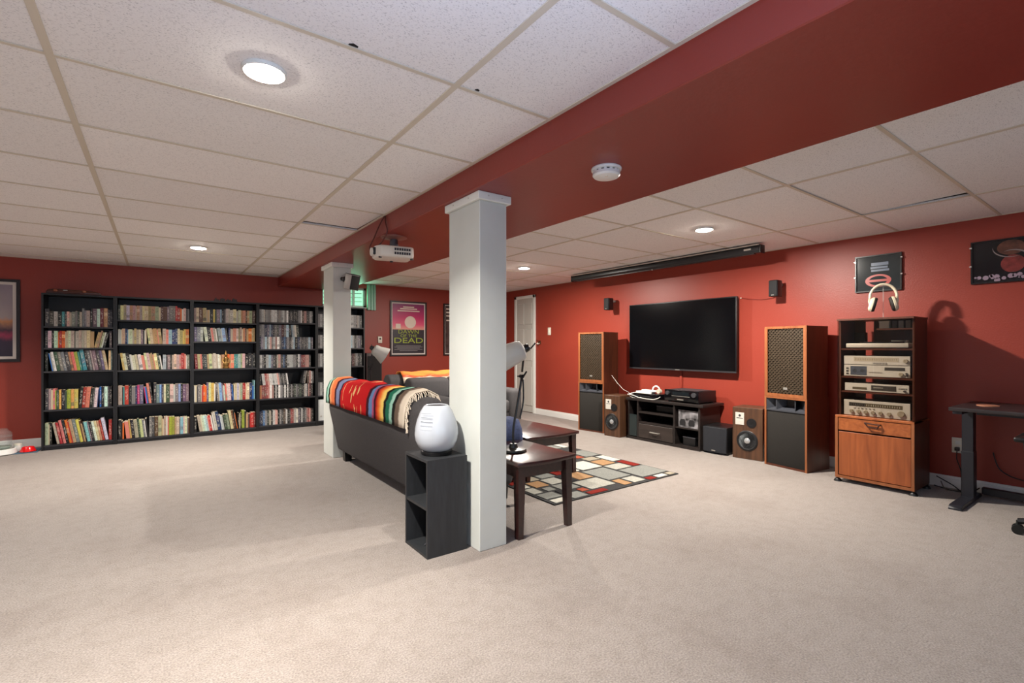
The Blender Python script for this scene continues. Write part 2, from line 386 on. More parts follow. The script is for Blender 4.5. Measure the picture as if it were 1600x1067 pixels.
# columns
def column(x0, x1, y0, y1, label):
    r = thing('support_column', label, 'column', ((x0 + x1) / 2, (y0 + y1) / 2, 0), kind='structure')
    MB().box(x0, x1, y0, y1, 0, BZ - .045, bev=.003, seg=1).build('shaft', M_column, r, smooth=0)
    c = .02; MB().box(x0 - c, x1 + c, y0 - c, y1 + c, BZ - .045, BZ, bev=.003, seg=1).build('cap_moulding', M_white, r, smooth=0)
    m = MB()
    for q in (.25, .75):
        m.cyl((x0 - c - .002, y0 + (y1 - y0) * q, BZ - .02), (x0 - c + .001, y0 + (y1 - y0) * q, BZ - .02), .004, n=8); m.cyl((x0 + (x1 - x0) * q, y0 - c - .002, BZ - .02), (x0 + (x1 - x0) * q, y0 - c + .001, BZ - .02), .004, n=8)
    m.build('nail_heads', M_steel, r)
    return r
column(1.42, 1.60, 2.255, 2.60, 'near white square column beside the black shelf cube')
column(1.42, 1.60, 5.02, 5.36, 'far white square column at the back end of the sofa')

# baseboards
def baseb(name, pts, label):
    m = MB()
    for (x0, x1, y0, y1) in pts:
        m.box(x0, x1, y0, y1, 0, .075, bev=.002, seg=1); 
        if abs(x1 - x0) > abs(y1 - y0): m.box(x0, x1, y0 + .005, y1, .075, .095, bev=.002, seg=1)
        else: m.box(x0 + .005, x1, y0, y1, .075, .095, bev=.002, seg=1)
    o = m.build(name, M_base, smooth=0); tag(o, label, 'baseboard', kind='structure')
baseb('baseboard_right', [(WX - .016, WX, RY, 6.34), (WX - .016, WX, 7.0, BY)], 'white baseboard along the wall with the television')
baseb('baseboard_back', [(LX, WX, BY - .016, BY)], 'white baseboard along the back wall')

# back window with its deep frame, panes and slats
r = thing('window_1', 'small high window glowing green above the end bookcase', 'window', (2.3, BY, WN[2]), kind='structure')
M_wframe = mat('pale_window_frame', (205, 222, 212), .4)
f = MB(); x0, x1, z0, z1 = WN
f.box(x0, x1, BY + .07, BY + .11, z0, z0 + .03); f.box(x0, x1, BY + .07, BY + .11, z1 - .03, z1); f.box(x0, x0 + .03, BY + .07, BY + .11, z0, z1); f.box(x1 - .03, x1, BY + .07, BY + .11, z0, z1); f.box(2.455, 2.485, BY + .06, BY + .12, z0, z1)
f.build('window_frame', M_wframe, r, smooth=0)
BX('pane', M_pane, r, x0 + .03, x1 - .03, BY + .087, BY + .092, z0 + .03, z1 - .03)
for i, (z, dz) in enumerate(((1.81, .02), (1.87, .025), (1.93, .028))):
    MB().add([(x0 + .04, BY + .13, z), (x1 - .04, BY + .13, z + dz), (x1 - .04, BY + .17, z + dz + .01), (x0 + .04, BY + .17, z + .01), (x0 + .04, BY + .13, z + .006), (x1 - .04, BY + .13, z + dz + .006), (x1 - .04, BY + .17, z + dz + .016), (x0 + .04, BY + .17, z + .016)],
             [(3, 2, 1, 0), (4, 5, 6, 7), (0, 1, 5, 4), (1, 2, 6, 5), (2, 3, 7, 6), (3, 0, 4, 7)]).build('slat', M_wframe, r, smooth=0)
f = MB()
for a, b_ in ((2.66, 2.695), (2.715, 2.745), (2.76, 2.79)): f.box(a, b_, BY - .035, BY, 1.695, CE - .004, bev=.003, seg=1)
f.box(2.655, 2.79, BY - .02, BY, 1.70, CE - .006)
f.build('side_casing', mat('green_lit_casing', (120, 176, 150), .35), r, smooth=0)  # green light from the window is put into the casing colour
BX('sky_behind', mat('green_daylight_outside', (60, 200, 130), .9, emit=(170, 238, 200), es=1.5), r, x0 - .05, x1 + .05, BY + .20, BY + .21, z0 - .1, z1 + .1)
BX('window_sill', M_wframe, r, x0, x1, BY - .01, BY + .07, z0 - .012, z0)

# door, narrow
M_door = mat('grey_white_door', (188, 186, 178), .5)
r = thing('door_1', 'narrow pale panel door in the wall with the television', 'door', (WX, 6.62, 0), kind='structure')
m = MB(); m.box(WX - .012, WX - .001, 6.40, 6.86, .01, 1.94); 
m.build('door_leaf', M_door, r, smooth=0)
for ya, yb in ((6.43, 6.61), (6.65, 6.83)):
    for za, zb in ((.12, .78), (.88, 1.42), (1.50, 1.86)):
        BX('panel', M_door, r, WX - .019, WX - .011, ya, yb, za, zb, bev=.006, seg=1)
f = MB(); f.box(WX - .022, WX, 6.34, 6.40, 0, 1.99, bev=.004, seg=1); f.box(WX - .022, WX, 6.86, 6.92, 0, 1.99, bev=.004, seg=1); f.box(WX - .022, WX, 6.34, 6.92, 1.94, 1.99, bev=.004, seg=1)
f.build('door_frame', M_white, r, smooth=0)

# ------------------------------------------------------------------ recessed pot lights
M_lens = mat('lit_lamp_lens', (255, 250, 240), .5, emit=(255, 246, 232), es=220)
names = {0: 'bright recessed ceiling light nearest the camera, left of the beam', 1: 'recessed ceiling light before the bookcases', 2: 'recessed ceiling light above the projector screen', 3: 'recessed ceiling light near the door'}
for i, (x, y, k) in enumerate(POTS[:4]):
    r = thing('recessed_light', names[i], 'ceiling light', (x, y, CE), group=None)
    MB().lathe([(.068, -.009), (.071, -.008), (.073, -.001), (.073, .004)], n=28).build('trim_ring', M_white, r, world=False)
    MB().lathe([(1e-6, -.018), (.045, -.016), (.066, -.009), (.068, .0)], n=28).build('lens', M_lens, r, world=False)

# ------------------------------------------------------------------ bookcases
FY = 7.19
UN = [(-1.02, -.403), (-.403, .334), (.334, 1.064), (1.064, 1.81), (1.81, 2.50)]
SH = [[.056, .437, .855, 1.108, 1.343], [.05, .447, .847, 1.152, 1.431], [.056, .428, .842, 1.186, 1.426], [.065, .424, .834, 1.088, 1.449], [.065, .424, .834, 1.10, 1.40]]
ORD = ['first', 'second', 'third', 'fourth', 'fifth']
UTOP = 1.70
bl = ['black bookcase of mixed books at the left end of the row', 'black bookcase of paperbacks, second in the row from the left', 'black bookcase holding a brass figurine, third in the row', 'black bookcase of disc cases, fourth in the row', 'black bookcase half hidden behind the far white column, end of the row']
for u, (x0, x1) in enumerate(UN):
    r = thing('bookcase', bl[u], 'bookcase', ((x0 + x1) / 2, FY + .15, 0), group='row of black bookcases')
    t = .019
    for xa in (x0, x1 - t): BX('side_panel', [M_bcase, M_edge], r, xa + .0005, xa + t - .0005, FY, FY + .30, 0, UTOP - t)
    BX('top_panel', M_bcase, r, x0 + .0005, x1 - .0005, FY, FY + .30, UTOP - t, UTOP)
    BX('back_panel', M_bcase, r, x0 + t, x1 - t, FY + .292, FY + .298, .0, UTOP - t)
    for k, z in enumerate(SH[u]):
        BX('shelf_board' if k else 'bottom_board', M_bcase, r, x0 + t, x1 - t, FY + .008, FY + .29, z - .018, z)
        e = MB().box(x0 + t, x1 - t, FY + .004, FY + .008, z - .018, z).build('edge_strip', mat('grey_shelf_edging', (40, 40, 44), .5), r)
    BX('kick_plate', M_bcase, r, x0 + t, x1 - t, FY + .01, FY + .026, 0, SH[u][0] - .018)

# books: colour codes per shelf, from left to right
PAL = {'k': ((24, 23, 25), 'black'), 'g': ((62, 62, 64), 'dark grey'), 'e': ((128, 124, 124), 'grey'), 'w': ((226, 222, 214), 'white'), 'c': ((220, 204, 170), 'cream'), 't': ((190, 156, 110), 'tan'),
       'b': ((42, 110, 190), 'blue'), 'n': ((32, 48, 96), 'navy'), 's': ((140, 190, 214), 'pale blue'), 'r': ((186, 44, 40), 'red'), 'm': ((110, 32, 36), 'maroon'), 'o': ((232, 112, 36), 'orange'),
       'y': ((226, 190, 92), 'yellow'), 'l': ((164, 178, 66), 'lime green'), 'G': ((60, 78, 60), 'dark green'), 'p': ((226, 136, 118), 'salmon pink'), 'u': ((104, 92, 120), 'purple'), 'T': ((60, 140, 140), 'teal'),
       'B': ((98, 66, 48), 'brown'), 'i': ((184, 170, 150), 'beige'), 'M': ((196, 56, 112), 'magenta'), 'E': ((186, 190, 184), 'pale grey')}
# (codes, mean width, mean height, spread of heights, leans: list of (from, to, degrees; minus = top leaning left))
BK = {
 (0, 4): ('gGEkTgcieeGieeikuwmtgk', .024, .19, .03, []),
 (0, 3): ('gwkworoccwcGcciccttttiwkg', .023, .185, .012, [(19, 24, 12)]),
 (0, 2): ('kbEwGeegtplTTkeieguice', .025, .215, .02, [(1, 20, -9)]),
 (0, 1): ('gicplGykGlyykrpkgwnbkwgk', .024, .225, .02, [(12, 19, 4)]),
 (0, 0): ('ickirpkorteyBtksekwctrwrg', .024, .235, .03, [(3, 23, -10)]),
 (1, 4): ('gciwtiiticctticBBBBeeerrowcge', .024, .175, .018, []),
 (1, 3): ('EEcinscciticekwcccttptipsnnctyyo', .0225, .18, .01, [(16, 22, -6)]),
 (1, 2): ('kyckEwwcewppccttpcgwEkekiciprpwe', .022, .185, .015, [(1, 20, -8)]),
 (1, 1): ('ikTrgkeenMuMbpkgesgcGcEeskue', .025, .22, .02, [(11, 15, -7)]),
 (1, 0): ('kkopptkiGcewkegBitciwplltceswweB', .0225, .22, .02, [(3, 13, -6)]),
 (2, 4): ('icBBtitckyGeskkecEEcEicttBtiB', .0245, .175, .01, []),
 (2, 3): ('ueEwkipiwGEEsekniitctictBttott', .024, .18, .01, [(3, 15, -7)]),
 (2, 2): ('mtpkgtciciwctBotpTTEickkgk', .024, .185, .01, [(0, 12, -3)]),
 (2, 1): ('wcgeirooucywecsewpwwnbccwcirpccnbs', .0205, .215, .03, [(12, 22, -4)]),
 (2, 0): ('kicwwEprwwcnnwEkGecBkokcklkttkrrm', .0205, .215, .03, [(1, 22, -9)]),
}
NB = 0
shname = ['bottom shelf', 'second shelf up', 'middle shelf', 'fourth shelf up', 'top shelf']
def ordn(n): return '%d%s' % (n, 'th' if 10 <= n % 100 <= 20 else {1: 'st', 2: 'nd', 3: 'rd'}.get(n % 10, 'th'))
DK = .88
TB = MB(); TKEY = list(PAL)
def thin_book(code, w_, h, th, p, y, z, i, rng):
    M = Matrix.Translation((p, y + .006, z + (w_ * math.sin(th) if th > 0 else 0))) @ Matrix.Rotation(th, 4, 'Y'); h *= .94
    TB.box(0, w_, 0, h * .66, 0, h - .002, mi=TKEY.index(code), M=M); TB.box(.001, w_ - .001, .003, h * .66, h - .002, h, mi=len(TKEY), M=M)
def book_mesh(w, d, h, hard):
    mb = MB(); c = .0022
    mb.box(0, c, 0, d, 0, h, mi=0); mb.box(w - c, w, 0, d, 0, h, mi=0)
    if hard:   # slightly rounded spine
        P = []; n = 4
        for i in range(n + 1):
            a = PI * i / n; P.append((w / 2 - w / 2 * math.cos(a), -.003 * math.sin(a)))
        P += [(w, .003), (0, .003)]
        mb.prism(P, 2, 0, h)
    else: mb.box(c, w - c, 0, c, 0, h, mi=0)
    mb.box(c, w - c, c, d - .003, .004 if hard else .0005, h - (.004 if hard else .0005), mi=1)
    return mb
def place_row(codes, xl, xr, y, z, mw, mh, sh, leans, maker, thin=None):
    n = len(codes); rng = random.Random(hash((codes, round(z, 3))) if False else sum(ord(c_) for c_ in codes))
    ws = [mw * rng.uniform(.6, 1.5) for _ in codes]; hs = []
    if thin: ws = [v * (.55 if i in thin else 1.12) for i, v in enumerate(ws)]
    hcur = mh
    for i in range(n):
        if rng.random() < .35: hcur = mh + rng.uniform(-sh, sh)
        hs.append(hcur)
    ang = [0] * n
    for a, b_, dg in leans:
        for i in range(a, min(b_, n)): ang[i] = R(dg * rng.uniform(.92, 1.0) if False else dg)
    def layout(k):
        xb = xt = xl; pos = []
        for i in range(n):
            wi, h, th = ws[i] * k, hs[i], ang[i]
            if th < 0:
                s_ = -math.sin(th); p = max(xb, xt + h * s_); pos.append((p, 'L')); xb = p + wi / math.cos(th); xt = xb - h * s_
            elif th > 0:
                s_ = math.sin(th); p = max(xb, xt - h * s_); pos.append((p, 'R')); xb = p + wi / math.cos(th); xt = xb + h * s_
            else:
                p = max(xb, xt); pos.append((p, '0')); xb = xt = p + wi
        return pos, max(xb, xt)
    lo, hi = .3, 2.5
    for _ in range(30):
        k = (lo + hi) / 2
        if layout(k)[1] > xr: hi = k
        else: lo = k
    k = lo; pos, _ = layout(k)
    for i in range(n):
        p, kind = pos[i]
        maker(codes[i], ws[i] * k - .0006, hs[i], ang[i], p, y, z, i, rng)
def mk_book(u, s):
    def f(code, w_, h, th, p, y, z, i, rng):
        global NB; NB += 1
        col, nm = PAL[code]; hard = h > .2
        d = h * rng.uniform(.62, .72)
        o = book_mesh(w_, d, h, hard).build('book', [M_book, M_pages], smooth=0)
        j = [max(0, min(255, c_ * DK * rng.uniform(.88, 1.08) + rng.uniform(-5, 5))) for c_ in col]
        o.color = (*lin(j), 1)
        # pivot on the corner that stays on the board
        if th > 0: o.location = (p, y + rng.uniform(0, .012), z + w_ * math.sin(th))
        else: o.location = (p, y + rng.uniform(0, .012), z)
        o.rotation_euler = (0, th, 0)
        ln = ' leaning' if abs(th) > R(5) else ''
        tag(o, '%s%s %s, %s from left on the %s, %s bookcase' % (nm, ln, 'hardcover book' if hard else 'paperback book', ordn(i + 1), shname[s], ORD[u]), 'book', 'books in the %s bookcase' % ORD[u])
    return f
for (u, s), (codes, mw, mh, sh, leans) in BK.items():
    x0, x1 = UN[u]
    rk = random.Random(u * 7 + s)
    thin = set(rk.sample(range(len(codes)), max(0, len(codes) - 20)))
    mk = mk_book(u, s)
    place_row(codes, x0 + .025, x1 - (.03 if s % 2 else .024), FY + .028, SH[u][s], mw, mh, sh, leans, lambda *a_: (thin_book if a_[7] in thin else mk)(*a_), thin)
TB.build('thin_paperbacks', [mat('thin_book_' + k, [c_ * DK for c_ in PAL[k][0]], .5) for k in PAL] + [M_pages], smooth=0)
o = bpy.data.objects['thin_paperbacks']; tag(o, 'thin paperbacks squeezed between the bigger books in the bookcases', 'books', 'thin paperbacks', 'stuff')

# disc cases in the fourth and fifth bookcase
M_case = M_book
ND = 0
case_mesh = {}
def mk_case(u, row):
    def f(code, w_, h, th, p, y, z, i, rng):
        global ND; ND += 1
        key = round(w_, 3)
        mb = MB().box(0, w_, 0, .134, 0, h)
        o = mb.build('disc_case', M_case, smooth=0)
        col, nm = PAL[code]; gm = sum(col) / 3; kk = rng.uniform(.75, 1.05); j = [max(0, min(255, (c_ * .5 + gm * .5) * kk)) for c_ in col]; o.color = (*lin(j), 1)
        o.location = (p, y + rng.uniform(0, .006), z + (w_ * math.sin(th) if th > 0 else 0)); o.rotation_euler = (0, th, 0)
        tag(o, '%s disc case, %s in %s, %s bookcase' % (nm, ordn(i + 1), row, ORD[u]), 'disc case', 'disc cases in the %s bookcase' % ORD[u])
    return f
DV = [
 (3, 4, 0, 'eEieEeiEwEeieEEewkgkgkgewBpgeEk', .02, .17, .975, [], 'top shelf row'),
 (3, 3, 0, 'nuesewpeEpwenbnegeEsknegegesgu', .019, .165, .97, [], 'fourth shelf lower row'),
 (3, 3, 1, 'eenusngeGumesksEcG', .019, .165, .72, [(14, 18, -5)], 'fourth shelf upper row'),
 (3, 2, 0, 'wekEsugkcpggbnkEEEeegwurrppg', .02, .175, .93, [], 'middle shelf row'),
 (3, 1, 0, 'orrrrpwpkwkwekwkwgkekGegGkgiwgpmk', .019, .175, .97, [], 'second shelf lower row'),
 (3, 1, 1, 'kwrpwEwpegegw', .024, .155, .52, [(1, 13, -7)], 'left end, second shelf upper row'),
 (3, 0, 0, 'nnbeGckwpkegBBwkgrriEcukwgeprpBk', .02, .19, .985, [], 'bottom shelf row'),
]
PRE = .19
for u, s, up, codes, mw, mh, frac, leans, row in DV:
    x0, x1 = UN[u]; z = SH[u][s]
    if up: z += .165 if s == 3 else .176
    place_row(codes, x0 + .024, x0 + .024 + (x1 - x0 - .048) * frac, FY + .028 + (.012 if up else 0), z, mw, mh, .001 if u == 3 and s in (3,) else .006, leans, mk_case(u, row))
place_row('giBpwe', 1.064 + .56, 1.81 - .03, FY + .04, SH[3][1] + .182, .02, .17, .01, [(0, 2, 9)], mk_case(3, 'right end, second shelf upper row'))
for s, codes in ((4, 'ecgEtEuEEeiEg'), (3, 'EgekwEesEgeuk'), (2, 'lGkeBmgkmBekg'), (1, 'egkEcwkwkicek')):
    place_row(codes, 2.06, 2.47, FY + .028, SH[4][s], .03, .185, .008, [(8, 12, 6)] if s == 1 else [], mk_case(4, shname[s] + ' right half'))
    place_row('eEgwE', 1.835, 1.98, FY + .028, SH[4][s], .028, .185, .008, [], mk_case(4, shname[s] + ' left half'))
# white binders at the bottom of the fifth bookcase
for i, (a, lab) in enumerate(((1.84, 'white ring binder standing against the left side of the end bookcase'), (1.925, 'white ring binder standing second in the end bookcase bottom'))):
    r = thing('ring_binder', lab, 'binder', (a, FY + .03, SH[4][0]), group='white ring binders')
    MB().box(0, .075, 0, .003, 0, .30).box(0, .003, .003, .24, 0, .30).box(.072, .075, .003, .24, 0, .30).build('cover', mat('white_binder', (214, 218, 216), .5), r, world=False)
    MB().box(.008, .067, .02, .22, .01, .29).build('paper_block', M_pages, r, world=False)
    MB().cyl((.0375, -.001, .06), (.0375, .002, .06), .012).build('finger_ring', M_steel, r, world=False)

# brass figurine on the third bookcase
r = thing('figurine', 'brass seated figurine standing before the books, middle shelf', 'figurine', (.70, FY + .035, SH[2][2]))
M_brass = mat('aged_brass', (140, 108, 60), .4, .7, var=.3, vscale=30)
MB().lathe([(.034, 0), (.038, .01), (.036, .022), (.026, .03)], n=18).build('pedestal', M_brass, r, world=False)
m = MB(); m.lathe([(.03, .03), (.035, .045), (.03, .075), (.022, .10), (.026, .125), (.022, .145), (.012, .155)], n=18); m.tube([(-.024, -.002, .13), (-.036, -.012, .10), (-.026, -.024, .07), (0, -.028, .062)], [.009, .009, .008, .006]); m.tube([(.024, -.002, .13), (.036, -.012, .10), (.026, -.024, .07), (0, -.028, .062)], [.009, .009, .008, .006])
m.build('body', M_brass, r, world=False)
MB().ball((0, 0, .175), .02).lathe([(.017, .185), (.012, .20), (.006, .215), (1e-6, .232)], n=12).build('head', M_brass, r, world=False)
# wooden boat-like ornament and small dark ornament on top
r = thing('wooden_ornament', 'long dark carved wooden ornament on top of the first bookcase', 'ornament', (-.76, FY + .1, UTOP))
M_dwood = wood('dark_carved_wood', (58, 26, 18), (90, 42, 30), .3, 0, 20)
P = [(-.235, .012), (-.22, .045), (-.17, .056), (.12, .05), (.2, .04), (.235, .016), (.22, 0), (-.22, 0)]
MB().prism(P, 1, -.05, .05, bev=.006, seg=2).build('body', M_dwood, r, world=False)
for x in (-.155, .085): MB().ball((x, -.05, .036), .019, sc=(1, .5, .8)).build('knob', mat('polished_brown', (150, 92, 66), .2), r, world=False)
BX('inlay', M_steel, r, -.09, -.055, -.053, -.049, .04, .046, world=False)
r = thing('toy_train', 'small low dark ornament with bumpy outline on top of the third bookcase', 'ornament', (.70, FY + .08, UTOP))
for i in range(4):
    x = -.125 + i * .066
    m = MB().box(x, x + .056, -.012, .012, .008, .028 + (.01 if i % 2 else 0), bev=.002, seg=1)
    for q in (.012, .044): m.cyl((x + q, -.014, .009), (x + q, .014, .009), .009, n=12)
    m.box(x + .012, x + .026, -.008, .008, .028, .048 - (i % 3) * .006)
    m.build('wagon', mat('dark_iron', (44, 30, 32), .5), r, world=False)
BX('runner', MATS['dark_iron'], r, -.13, .135, -.004, .004, .006, .012, world=False)

# ------------------------------------------------------------------ back wall: thermostat, posters
def frame_picture(name, label, wall, a0, a1, z0, z1, fw, mat_w, m_print, m_frame, depth=.022):
    # wall 'back' (a=x) or 'right' (a=y)
    if wall == 'back': r = thing(name, label, 'picture', ((a0 + a1) / 2, BY, z0)); rz = 0
    else: r = thing(name, label, 'picture', (WX, (a0 + a1) / 2, z0), R(-90))   # local x runs to -y, local -y is into the room
    W, H = a1 - a0, z1 - z0
    f = MB(); d = depth
    f.box(-W / 2, W / 2, -d, -.001, 0, fw); f.box(-W / 2, W / 2, -d, -.001, H - fw, H); f.box(-W / 2, -W / 2 + fw, -d, -.001, fw, H - fw); f.box(W / 2 - fw, W / 2, -d, -.001, fw, H - fw)
    f.build('frame', m_frame, r, smooth=0, world=False)
    if mat_w: 
        g = MB().box(-W / 2 + fw, W / 2 - fw, -.008, -.002, fw, H - fw).build('mat_border', mat('poster_border', (216, 208, 200), .6), r, world=False)
    p = MB().box(-W / 2 + fw + mat_w, W / 2 - fw - mat_w, -.0105, -.003, fw + mat_w, H - fw - mat_w).build('print', m_print, r, world=False)
    return r, W, H, p
M_frame = mat('dark_picture_frame', (30, 20, 20), .35)
px = lambda v: v * BY / 7.75
r, W, H, p = frame_picture('framed_poster', 'framed film poster with green lettering on the back wall', 'back', px(3.114), px(3.78), .965, 1.868, .024, .02,
    ramp_mat('poster_sky', [(0, (40, 36, 44)), (.48, (40, 36, 44)), (.485, (226, 160, 140)), (.58, (222, 84, 120)), (.72, (190, 34, 96)), (1, (120, 36, 92))], 2, .35, interp='LINEAR'), M_frame)
M_pg = mat('poster_green', (150, 166, 44), .5); M_pw = mat('poster_pale', (222, 206, 190), .5)
m = MB(); cx_, cz_ = 0.03, .56; m.cyl((cx_, -.0112, cz_), (cx_, -.0104, cz_), .10, n=36); m.build('pale_disc', M_pw, p, world=False)
MB().box(-.225, -.14, -.0112, -.0104, .45, .53).build('pale_block', M_pw, p, world=False)
for t, s_, z, sx in (('DAWN', .09, .372, 1.3), ('OF THE', .064, .313, 1.35), ('DEAD', .125, .215, 1.6)):
    text('lettering', t, s_, M_pg, p, (0, -.0113, z), (R(90), 0, 0), sx=sx)
m = MB()
for i, (wd, z) in enumerate(((.13, .80), (.2, .77), (.26, .735))): m.box(-wd * .75, wd * .75, -.0112, -.0104, z, z + .018)
m.build('print_lines', M_pw, p, world=False)
m = MB()
for i, (wd, z) in enumerate(((.22, .165), (.25, .145), (.2, .125), (.25, .105), (.16, .085))): m.box(-wd, wd, -.0112, -.0104, z, z + .006)
m.build('credit_lines', mat('poster_grey', (150, 146, 146), .5), p, world=False)
r, W, H, p = frame_picture('framed_poster', 'dark framed poster mostly hidden behind the near column', 'back', px(4.11), px(4.76), .965, 1.868, .024, .012, mat('dark_print', (48, 36, 34), .4, var=.8, vscale=9, dark=3), M_frame)
m = MB()
for z in (.8, .74, .68, .6): m.box(-.26, .1 + z * .1, -.0112, -.0104, z, z + .022)
m.build('print_lines', M_pw, p, world=False)
r, W, H, p = frame_picture('framed_picture', 'framed abstract print of grey sky and magenta water at left', 'back', -1.80, px(-1.269), .955, 1.858, .03, .03,
    ramp_mat('abstract_sky', [(0, (40, 34, 52)), (.22, (58, 40, 62)), (.3, (170, 60, 92)), (.36, (70, 50, 66)), (.44, (150, 110, 96)), (.5, (206, 146, 96)), (.56, (172, 160, 160)), (1, (142, 132, 144))], 2, .35, noise=.22, nscale=5), M_frame)
# thermostat
r = thing('thermostat', 'small cream thermostat on the back wall left of the film poster', 'thermostat', (2.865, BY, 1.23))
MB().box(-.034, .034, -.022, -.001, -.052, .052, bev=.004).build('body', M_cream, r, world=False); MB().box(-.014, .014, -.0235, -.021, .0, .03).build('display', M_darkgrey, r, world=False)
# tall dark box beside the last bookcase
r = thing('tall_dark_box', 'tall dark wooden box at the end of the bookcases', 'speaker', (2.645, FY + .14, 0))
MB().box(-.12, .12, -.14, .14, .02, 1.02, bev=.004).box(-.11, .11, -.13, .13, 0, .02).build('cabinet', wood('dark_box_wood', (40, 20, 18), (58, 30, 26), .5, 2, 14), r, world=False)
BX('grille', mat('black_front_cloth', (22, 18, 18), .9), r, -.105, .105, -.152, -.139, .06, .98, bev=.004, world=False)

# ------------------------------------------------------------------ right wall things
def wall_plate(label, name, y, z, kind):
    r = thing(name, label, name.replace('_', ' '), (WX, y, z), R(-90))
    MB().box(-.037, .037, -.008, -.0005, -.06, .06, bev=.003).build('plate', M_cream, r, world=False)
    return r
r = wall_plate('cream light switch on the red wall right of the door', 'light_switch', 5.99, 1.367, 0)
BX('toggle', M_cream, r, -.012, .012, -.016, -.007, -.028, .028, bev=.002, world=False)
r = thing('coat_hook', 'small metal hook with a pale knob beside the narrow door', 'hook', (WX, 6.24, 1.18), R(-90))
MB().box(-.03, .03, -.006, -.0005, -.02, .04, bev=.002).build('plate', mat('bronze', (92, 60, 40), .4, .6), r, world=False)
MB().tube([(0, -.004, .03), (0, -.06, .035), (0, -.075, .05)], .006).build('upper_prong', MATS['bronze'], r, world=False)
MB().tube([(.0, -.004, -.005), (0, -.035, -.02), (0, -.045, -.012)], .006).ball((0, -.048, -.01), .016).build('pale_knob', M_cream, r, world=False)
r = wall_plate('cream wall outlet low on the red wall behind the desk', 'wall_outlet', 1.035, .345, 0)
for z in (-.026, .022): BX('socket', M_white, r, -.016, .016, -.011, -.006, z - .014, z + .014, bev=.002, world=False)
m = MB().box(-.014, .014, -.045, -.011, -.04, -.012, bev=.004); m.tube([(0, -.035, -.035), (.0, -.045, -.10), (.02, -.03, -.18), (.03, -.02, -.26), (.05, -.03, -.335)], .0035)
m.build('plug_and_cord', M_black, r, world=False)

# television
r = thing('television', 'large black flat television mounted on the red wall', 'television', (WX, 3.54, .84), R(-90))
W2, HT = .735, .825
MB().box(-W2, W2, -.085, -.045, 0, HT, bev=.006).build('casing', M_black, r, world=False)
BX('screen', mat('television_screen', (5, 6, 9), .16, spec=.35), r, -W2 + .012, W2 - .012, -.0875, -.084, .018, HT - .012, world=False)
BX('lower_bezel', mat('dark_chrome', (84, 84, 88), .3, .7), r, -W2, W2, -.089, -.083, -.004, .012, world=False)
BX('rear_housing', M_black, r, -.5, .5, -.05, -.03, .12, .66, bev=.006, world=False)
BX('wall_bracket', M_darkgrey, r, -.25, .25, -.032, -.001, .25, .55, world=False)
BX('logo_plate', M_steel, r, -.03, .03, -.0895, -.088, .0, .009, world=False)
# cable raceway under the television
o = MB().box(WX - .016, WX - .0005, 3.53, 3.56, .52, .84, bev=.003).build('cable_raceway', M_wall); tag(o, 'slim red painted cable channel on the wall under the television', 'cable channel')

# projector screen case
r = thing('projection_screen', 'long black pull-down screen case hung at the ceiling above the television', 'screen', (4.63, 3.635, CE - .055), 0)
m = MB(); y0, y1 = -1.29, 1.29
m.prism([(-.04, -.015), (-.027, -.034), (.027, -.034), (.04, -.015), (.04, .022), (.027, .036), (-.027, .036), (-.04, .022)], 1, y0, y1, bev=.003, seg=1); m.build('case', mat('black_satin_metal', (40, 40, 42), .35, .3), r, world=False)
for y, nm in ((y0 - .012, 0), (y1, 1)): MB().box(-.044, .044, y, y + .012, -.039, .04, bev=.003).build('end_cap', M_black, r, world=False)
for y in (y0 + .05, y1 - .05): MB().box(-.01, .01, y - .012, y + .012, .036, .054).build('hanger', M_darkgrey, r, world=False)
BX('rail', mat('pale_rail', (190, 180, 168), .5), r, -.05, .05, y0, y1, .036, .046, world=False)
BX('pull_bar', M_black, r, -.02, .02, y0 + .06, y1 - .06, -.042, -.034, world=False)
m = MB(); m.ball((-.03, -.05, -.044), .008); m.build('pull_knob', M_steel, r, world=False)
BX('badge', M_steel, r, -.0415, -.0395, y0 + .08, y0 + .15, -.002, .014, world=False)

# satellite speakers on the wall
def satellite(label, y, z, rz=-90):
    r = thing('satellite_speaker', label, 'speaker', (WX, y, z), R(rz), group='small black wall speakers')
    MB().box(-.045, .045, -.175, -.075, -.082, .082, bev=.01, seg=3).build('cabinet', M_black, r, world=False)
    BX('grille', mat('black_mesh', (24, 24, 26), .8, var=.4, vscale=300), r, -.039, .039, -.181, -.172, -.076, .076, bev=.004, world=False)
    BX('badge', M_steel, r, -.012, .012, -.183, -.180, -.069, -.064, world=False)
    MB().cyl((0, -.076, .03), (0, -.03, .045), .009).ball((0, -.03, .045), .014).cyl((0, -.03, .045), (0, -.0005, .045), .018).build('bracket', M_steel, r, world=False)
    return r
sa = satellite('small black speaker on the wall left of the television', 4.60, 1.70)
copy_tree(sa, (WX, 2.38, 1.70), None, 'small black speaker on the wall right of the television')
o = MB().tube([(WX - .004, 2.80, 1.645), (WX - .006, 2.70, 1.625), (WX - .006, 2.58, 1.612), (WX - .006, 2.46, 1.618), (WX - .03, 2.40, 1.66)], .003).build('speaker_wire', mat('red_brown_wire', (120, 42, 34), .5)); tag(o, 'thin reddish wire sagging to the small speaker right of the television', 'wire')
MB().ball((WX - .006, 2.80, 1.646), .008).build('wall_clip', M_cream, o)

